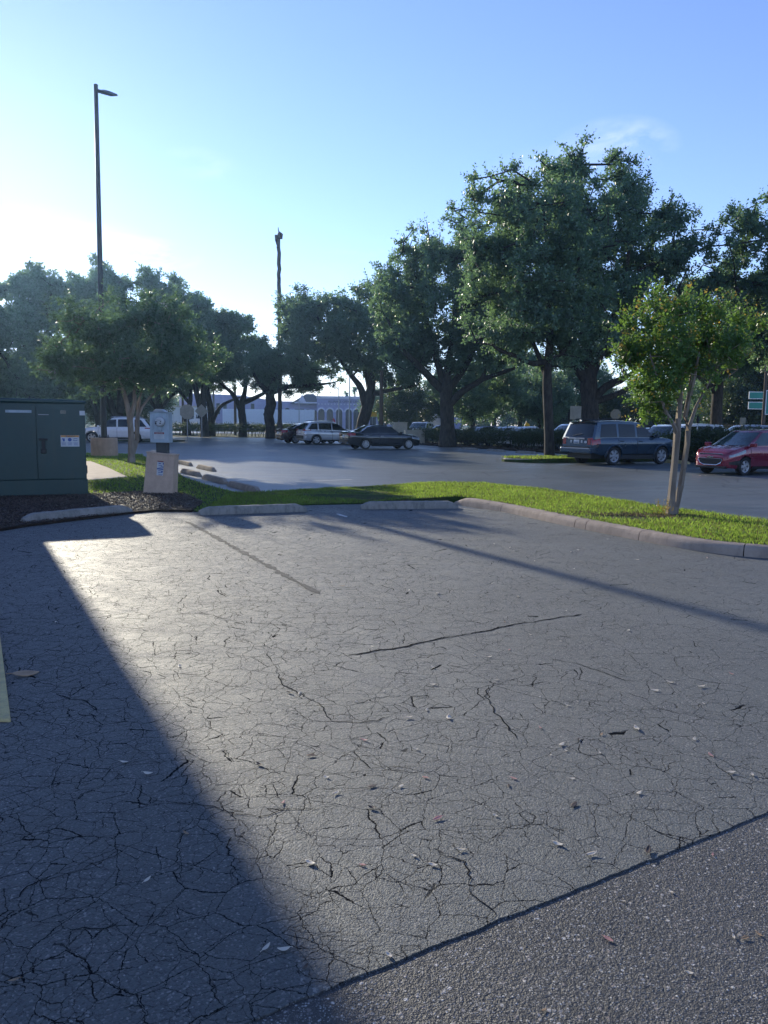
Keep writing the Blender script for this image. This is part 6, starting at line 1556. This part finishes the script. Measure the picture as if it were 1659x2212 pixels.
# long trailer
YT = 132; tx0, tx1 = X_at(484, YT), X_at(677, YT); zt2 = Z_at(884.5, 580, YT)
tl_ = empty('semi_trailer', ((tx0 + tx1) / 2, YT, 0), 'long plain white box trailer parked before the lavender office', 'trailer', R(1.5))
TLn = tx1 - tx0
MB().box((0, 0, (zt2 + 1.1) / 2), (TLn, 2.5, zt2 - 1.1)).build('box', MAT['trailer'], tl_, bevel=.03)
MB().box((0, -1.26, 1.12), (TLn, .06, .16)).build('side_rail', MAT['galv'], tl_)
fr_ = MB().box((0, 0, .95), (TLn * .95, 1.0, .25)); fr_.box((-TLn * .32, -.6, .55), (.15, .15, 1.0)); fr_.box((-TLn * .32, .6, .55), (.15, .15, 1.0)); fr_.build('chassis', MAT['black'], tl_)
for ox in (TLn / 2 - 1.5, TLn / 2 - 2.8):
    for s in (-1, 1):
        w_ = MB().lathe([(.3, -.14), (.5, -.14), (.52, 0), (.5, .14), (.3, .14)], 20, (ox, s * 1.0, .52), 'y').build('wheel', MAT['rubber'], tl_, smooth=True)
# lorry cabs
def lorry(px, Y, head, label, sc=1.0):
    rt = empty('lorry_cab', (X_at(px, Y), Y, 0), label, 'lorry', head)
    MB().prism([(-1.3, .9), (3.1, .9), (3.25, 1.2), (3.2, 1.75), (1.9, 2.05), (1.45, 3.0), (.5, 3.85), (-.1, 4.0), (-1.3, 4.0)], -1.15, 1.15, 'xz').build('body', PW['white_paint'], rt, bevel=.08)
    MB().grid(lambda i, j: (lerp(1.94, 1.49, j) + .02, lerp(-1.0, 1.0, i), lerp(2.12, 2.94, j)), 4, 2).build('windshield', MAT['glass'], rt)
    for s in (-1, 1):
        MB().prism([(.4, 2.05), (1.7, 2.05), (1.35, 2.85), (.4, 2.85)], s * 1.155 - .006, s * 1.155 + .006, 'xz').build('side_window', MAT['glass'], rt)
        MB().box((1.7, s * 1.4, 2.4), (.15, .2, .7)).build('mirror', MAT['black'], rt, bevel=.03)
        for ox in (2.4, -2.2, -3.4): MB().lathe([(.3, -.15), (.5, -.15), (.52, 0), (.5, .15), (.3, .15)], 20, (ox, s * .95, .52), 'y').build('wheel', MAT['rubber'], rt, smooth=True)
        MB().tube([(-1.45, s * .95, 1), (-1.45, s * .95, 4.1)], .08, 8).build('exhaust_stack', MAT['chrome'], rt, smooth=True)
    MB().box((-1.2, 0, .75), (6.0, .9, .3)).build('chassis', MAT['black'], rt)
    MB().box((3.24, 0, 1.35), (.06, 1.0, .75)).build('grille', MAT['galv'], rt)
    return rt
lorry(921, 96, R(205), 'white lorry cab with a sloping sleeper roof parked beyond the cream cabinets')
lorry(447, 140, R(190), 'white lorry cab at the end of the low pale building')
# shuttle bus
YB2 = 125; xb = X_at(1402, YB2)
sb = empty('shuttle_bus', (xb, YB2, 0), 'teal and white shuttle bus beyond the row of white cars', 'bus', R(2))
zb2 = Z_at(903, 1402, YB2)
MB().prism([(-3.6, .45), (3.5, .45), (3.6, 1.2), (3.2, zb2 - .5), (2.7, zb2), (-3.6, zb2)], -1.15, 1.15, 'xz').build('body', PW['white_paint'], sb, bevel=.1)
MB().prism([(-3.62, .46), (.8, .46), (1.2, 1.6), (.6, zb2 - .1), (-3.62, zb2 - .05)], -1.165, -1.14, 'xz').build('teal_side', MAT['teal'], sb)
for k in range(5): MB().box((-2.9 + k * 1.15, -1.17, zb2 * .66), (.95, .02, .75)).build('window', MAT['glass'], sb)
MB().grid(lambda i, j: (lerp(3.5, 3.16, j) + .03, lerp(-1, 1, i), lerp(1.35, zb2 - .6, j)), 2, 2).build('windshield', MAT['glass'], sb)
for ox in (-2.2, 2.2):
    for s in (-1, 1): MB().lathe([(.2, -.12), (.4, -.12), (.42, 0), (.4, .12), (.2, .12)], 18, (ox, s * 1.02, .42), 'y').build('wheel', MAT['rubber'], sb, smooth=True)
# iron fence beyond the second lot
YI = 72; fi = empty('iron_fence', (X_at(1500, YI), YI, -.03), 'dark iron picket fence behind the row of white cars', 'fence', R(-6))
pk = MB()
for k in range(150): pk.box((-9 + k * .12, 0, .95), (.025, .025, 1.9))
pk.build('pickets', MAT['black'], fi); MB().box((0, 0, 1.7), (18, .04, .05)).box((0, 0, .3), (18, .04, .05)).build('rails', MAT['black'], fi)

# ------------------------------------------------------------------ fallen leaves on the asphalt
def leaf_mesh(kind, seed):
    rnd = random.Random(seed); n = 8; L, Wd, curl, roll = .058, rnd.uniform(.022, .032), rnd.uniform(.002, .009), rnd.uniform(.05, .45); vs = []
    for i in range(n + 1):
        t = i / n; w = Wd * math.sin(math.pi * min(1, t * .96 + .02)) ** .8 * (1 - .25 * t) / 2
        z = curl * (2 * t - 1) ** 2 + .002
        for q in (-1, -.5, 0, .5, 1): vs.append(((t - .5) * L, q * w, z + abs(q) ** 2 * w * roll))
    mb = MB(); m = 5
    mb.add(vs, [(i * m + k, (i + 1) * m + k, (i + 1) * m + k + 1, i * m + k + 1) for i in range(n) for k in range(m - 1)])
    mb.tube([(-L / 2, 0, curl + .003), (-L / 2 - .012, .002, curl + .001)], .0012, 4)
    o = mb.build('fallen_leaf', MAT[kind], smooth=True)
    so_ = o.modifiers.new('thickness', 'SOLIDIFY'); so_.thickness = .0008
    return o
LK = {'leaf_pale': 'small pale curled dry leaf lying on the asphalt', 'leaf_pink': 'small pinkish dry leaf lying on the asphalt', 'leaf_tan': 'small tan dry leaf lying on the asphalt', 'leaf_dark': 'small dark brown dead leaf lying on the asphalt'}
protos = {k: [leaf_mesh(k, i + 7 * j) for i in range(3)] for j, k in enumerate(LK)}
place = [(945, 1770, 'leaf_pink', 1.1), (670, 1866, 'leaf_pale', 1.0), (1400, 1840, 'leaf_dark', 1.35), (1278, 1847, 'leaf_pale', 1.1), (1205, 1825, 'leaf_pale', 1.0), (935, 1870, 'leaf_pale', .8), (725, 1715, 'leaf_pale', .9), (803, 1700, 'leaf_dark', 1.0), (803, 1747, 'leaf_dark', .9), (866, 1700, 'leaf_pale', .7), (612, 1735, 'leaf_pink', .7), (1070, 1763, 'leaf_pale', .6), (1110, 1683, 'leaf_pink', .8),
         (575, 2050, 'leaf_pale', .9), (613, 2053, 'leaf_pale', .9), (840, 2065, 'leaf_pale', .7), (318, 1903, 'leaf_pale', .8), (320, 1672, 'leaf_pale', 1.0), (268, 1648, 'leaf_pale', .9), (402, 1802, 'leaf_tan', .8), (660, 2090, 'leaf_dark', .6), (1315, 2028, 'leaf_pink', .8), (1585, 2022, 'leaf_pale', .55), (1610, 2025, 'leaf_tan', .6), (1640, 2017, 'leaf_tan', .6), (1450, 1925, 'leaf_pale', .5),
         (1375, 1575, 'leaf_pale', 1.3), (1515, 1485, 'leaf_pale', 1.3), (1447, 1475, 'leaf_pale', 1.1), (1415, 1493, 'leaf_pale', 1.1), (1225, 1525, 'leaf_pale', .8), (970, 1552, 'leaf_pale', 1.2), (935, 1480, 'leaf_pale', .9), (787, 1600, 'leaf_pink', .9), (883, 1552, 'leaf_pale', 1.1), (1213, 1610, 'leaf_pale', 1.0), (1580, 1670, 'leaf_pale', .9), (1625, 1675, 'leaf_pale', .8), (1535, 1632, 'leaf_pink', .9), (1380, 1715, 'leaf_pale', .8),
         (1240, 1740, 'leaf_dark', 1.1), (945, 1283, 'leaf_pale', 1.5), (740, 1267, 'leaf_tan', 1.2), (560, 1653, 'leaf_dark', .9), (672, 1634, 'leaf_tan', 1.0), (626, 1498, 'leaf_dark', 1.2), (935, 1443, 'leaf_pale', 1.0), (1058, 1420, 'leaf_pale', .9), (1358, 1363, 'leaf_pale', 1.0), (1175, 2180, 'leaf_tan', .4), (997, 1838, 'leaf_pale', .8), (894, 1850, 'leaf_pale', .6), (783, 1870, 'leaf_pink', .6),
         (1500, 1598, 'leaf_pale', .8), (1540, 1845, 'leaf_pink', .5), (1345, 1945, 'leaf_pale', .4), (1490, 2100, 'leaf_pale', .5), (1120, 1290, 'leaf_pale', 1.1), (30, 2120, 'leaf_tan', .7), (120, 1345, 'leaf_pale', .8), (388, 1440, 'leaf_pale', .9)]
rnd = random.Random(4)
for _ in range(48):
    px, py = rnd.uniform(620, 1655), rnd.uniform(1140, 1700)
    if py < 1200 and px > 1400: continue
    place.append((px, py, rnd.choice(['leaf_pale'] * 5 + ['leaf_tan', 'leaf_pink', 'leaf_dark']), rnd.uniform(.35, .8)))
for _ in range(16): place.append((rnd.uniform(1000, 1600), rnd.uniform(1118, 1190) if False else rnd.uniform(1125, 1215), 'leaf_pale', rnd.uniform(.7, 1.3)))
taken = {k: 0 for k in LK}
edge_n = Vector((-d.y, d.x, 0)) if False else None
ea, eb = G(550, 2212), G(1659, 1757)
for px, py, k, s in place:
    q = G(px, py, .014); below = (eb.x - ea.x) * (q.y - ea.y) - (eb.y - ea.y) * (q.x - ea.x) < 0
    n = taken[k]; taken[k] += 1
    o = protos[k][n] if n < 3 else protos[k][n % 3].copy()
    if n >= 3: COL.objects.link(o)
    o.location = (q.x, q.y, .0115 if below else .0165); o.rotation_euler = (rnd.uniform(-.08, .08), rnd.uniform(-.08, .08), rnd.uniform(0, 6.28)); o.scale = (s * .74,) * 3
    tag(o, LK[k], 'leaf', 'dry leaves scattered over the asphalt')
big = leaf_mesh('leaf_tan', 99); q = G(55, 1459, .014); big.location = (q.x, q.y, .02); big.scale = (2.6, 3.4, 2.2); big.rotation_euler = (.2, .1, .6)
tag(big, 'large crumpled brown leaf in the shade beside the yellow edge stripe', 'leaf')

# ------------------------------------------------------------------ thin haze added to imitate veiling lens glare
hz = MB().box((0, 600, 10.5), (2600, 2600, 25.0)).build('haze', MAT['haze'])
hz['kind'] = 'stuff'; hz['label'] = 'thin haze added over the lots to imitate lens glare'; hz['category'] = 'haze'
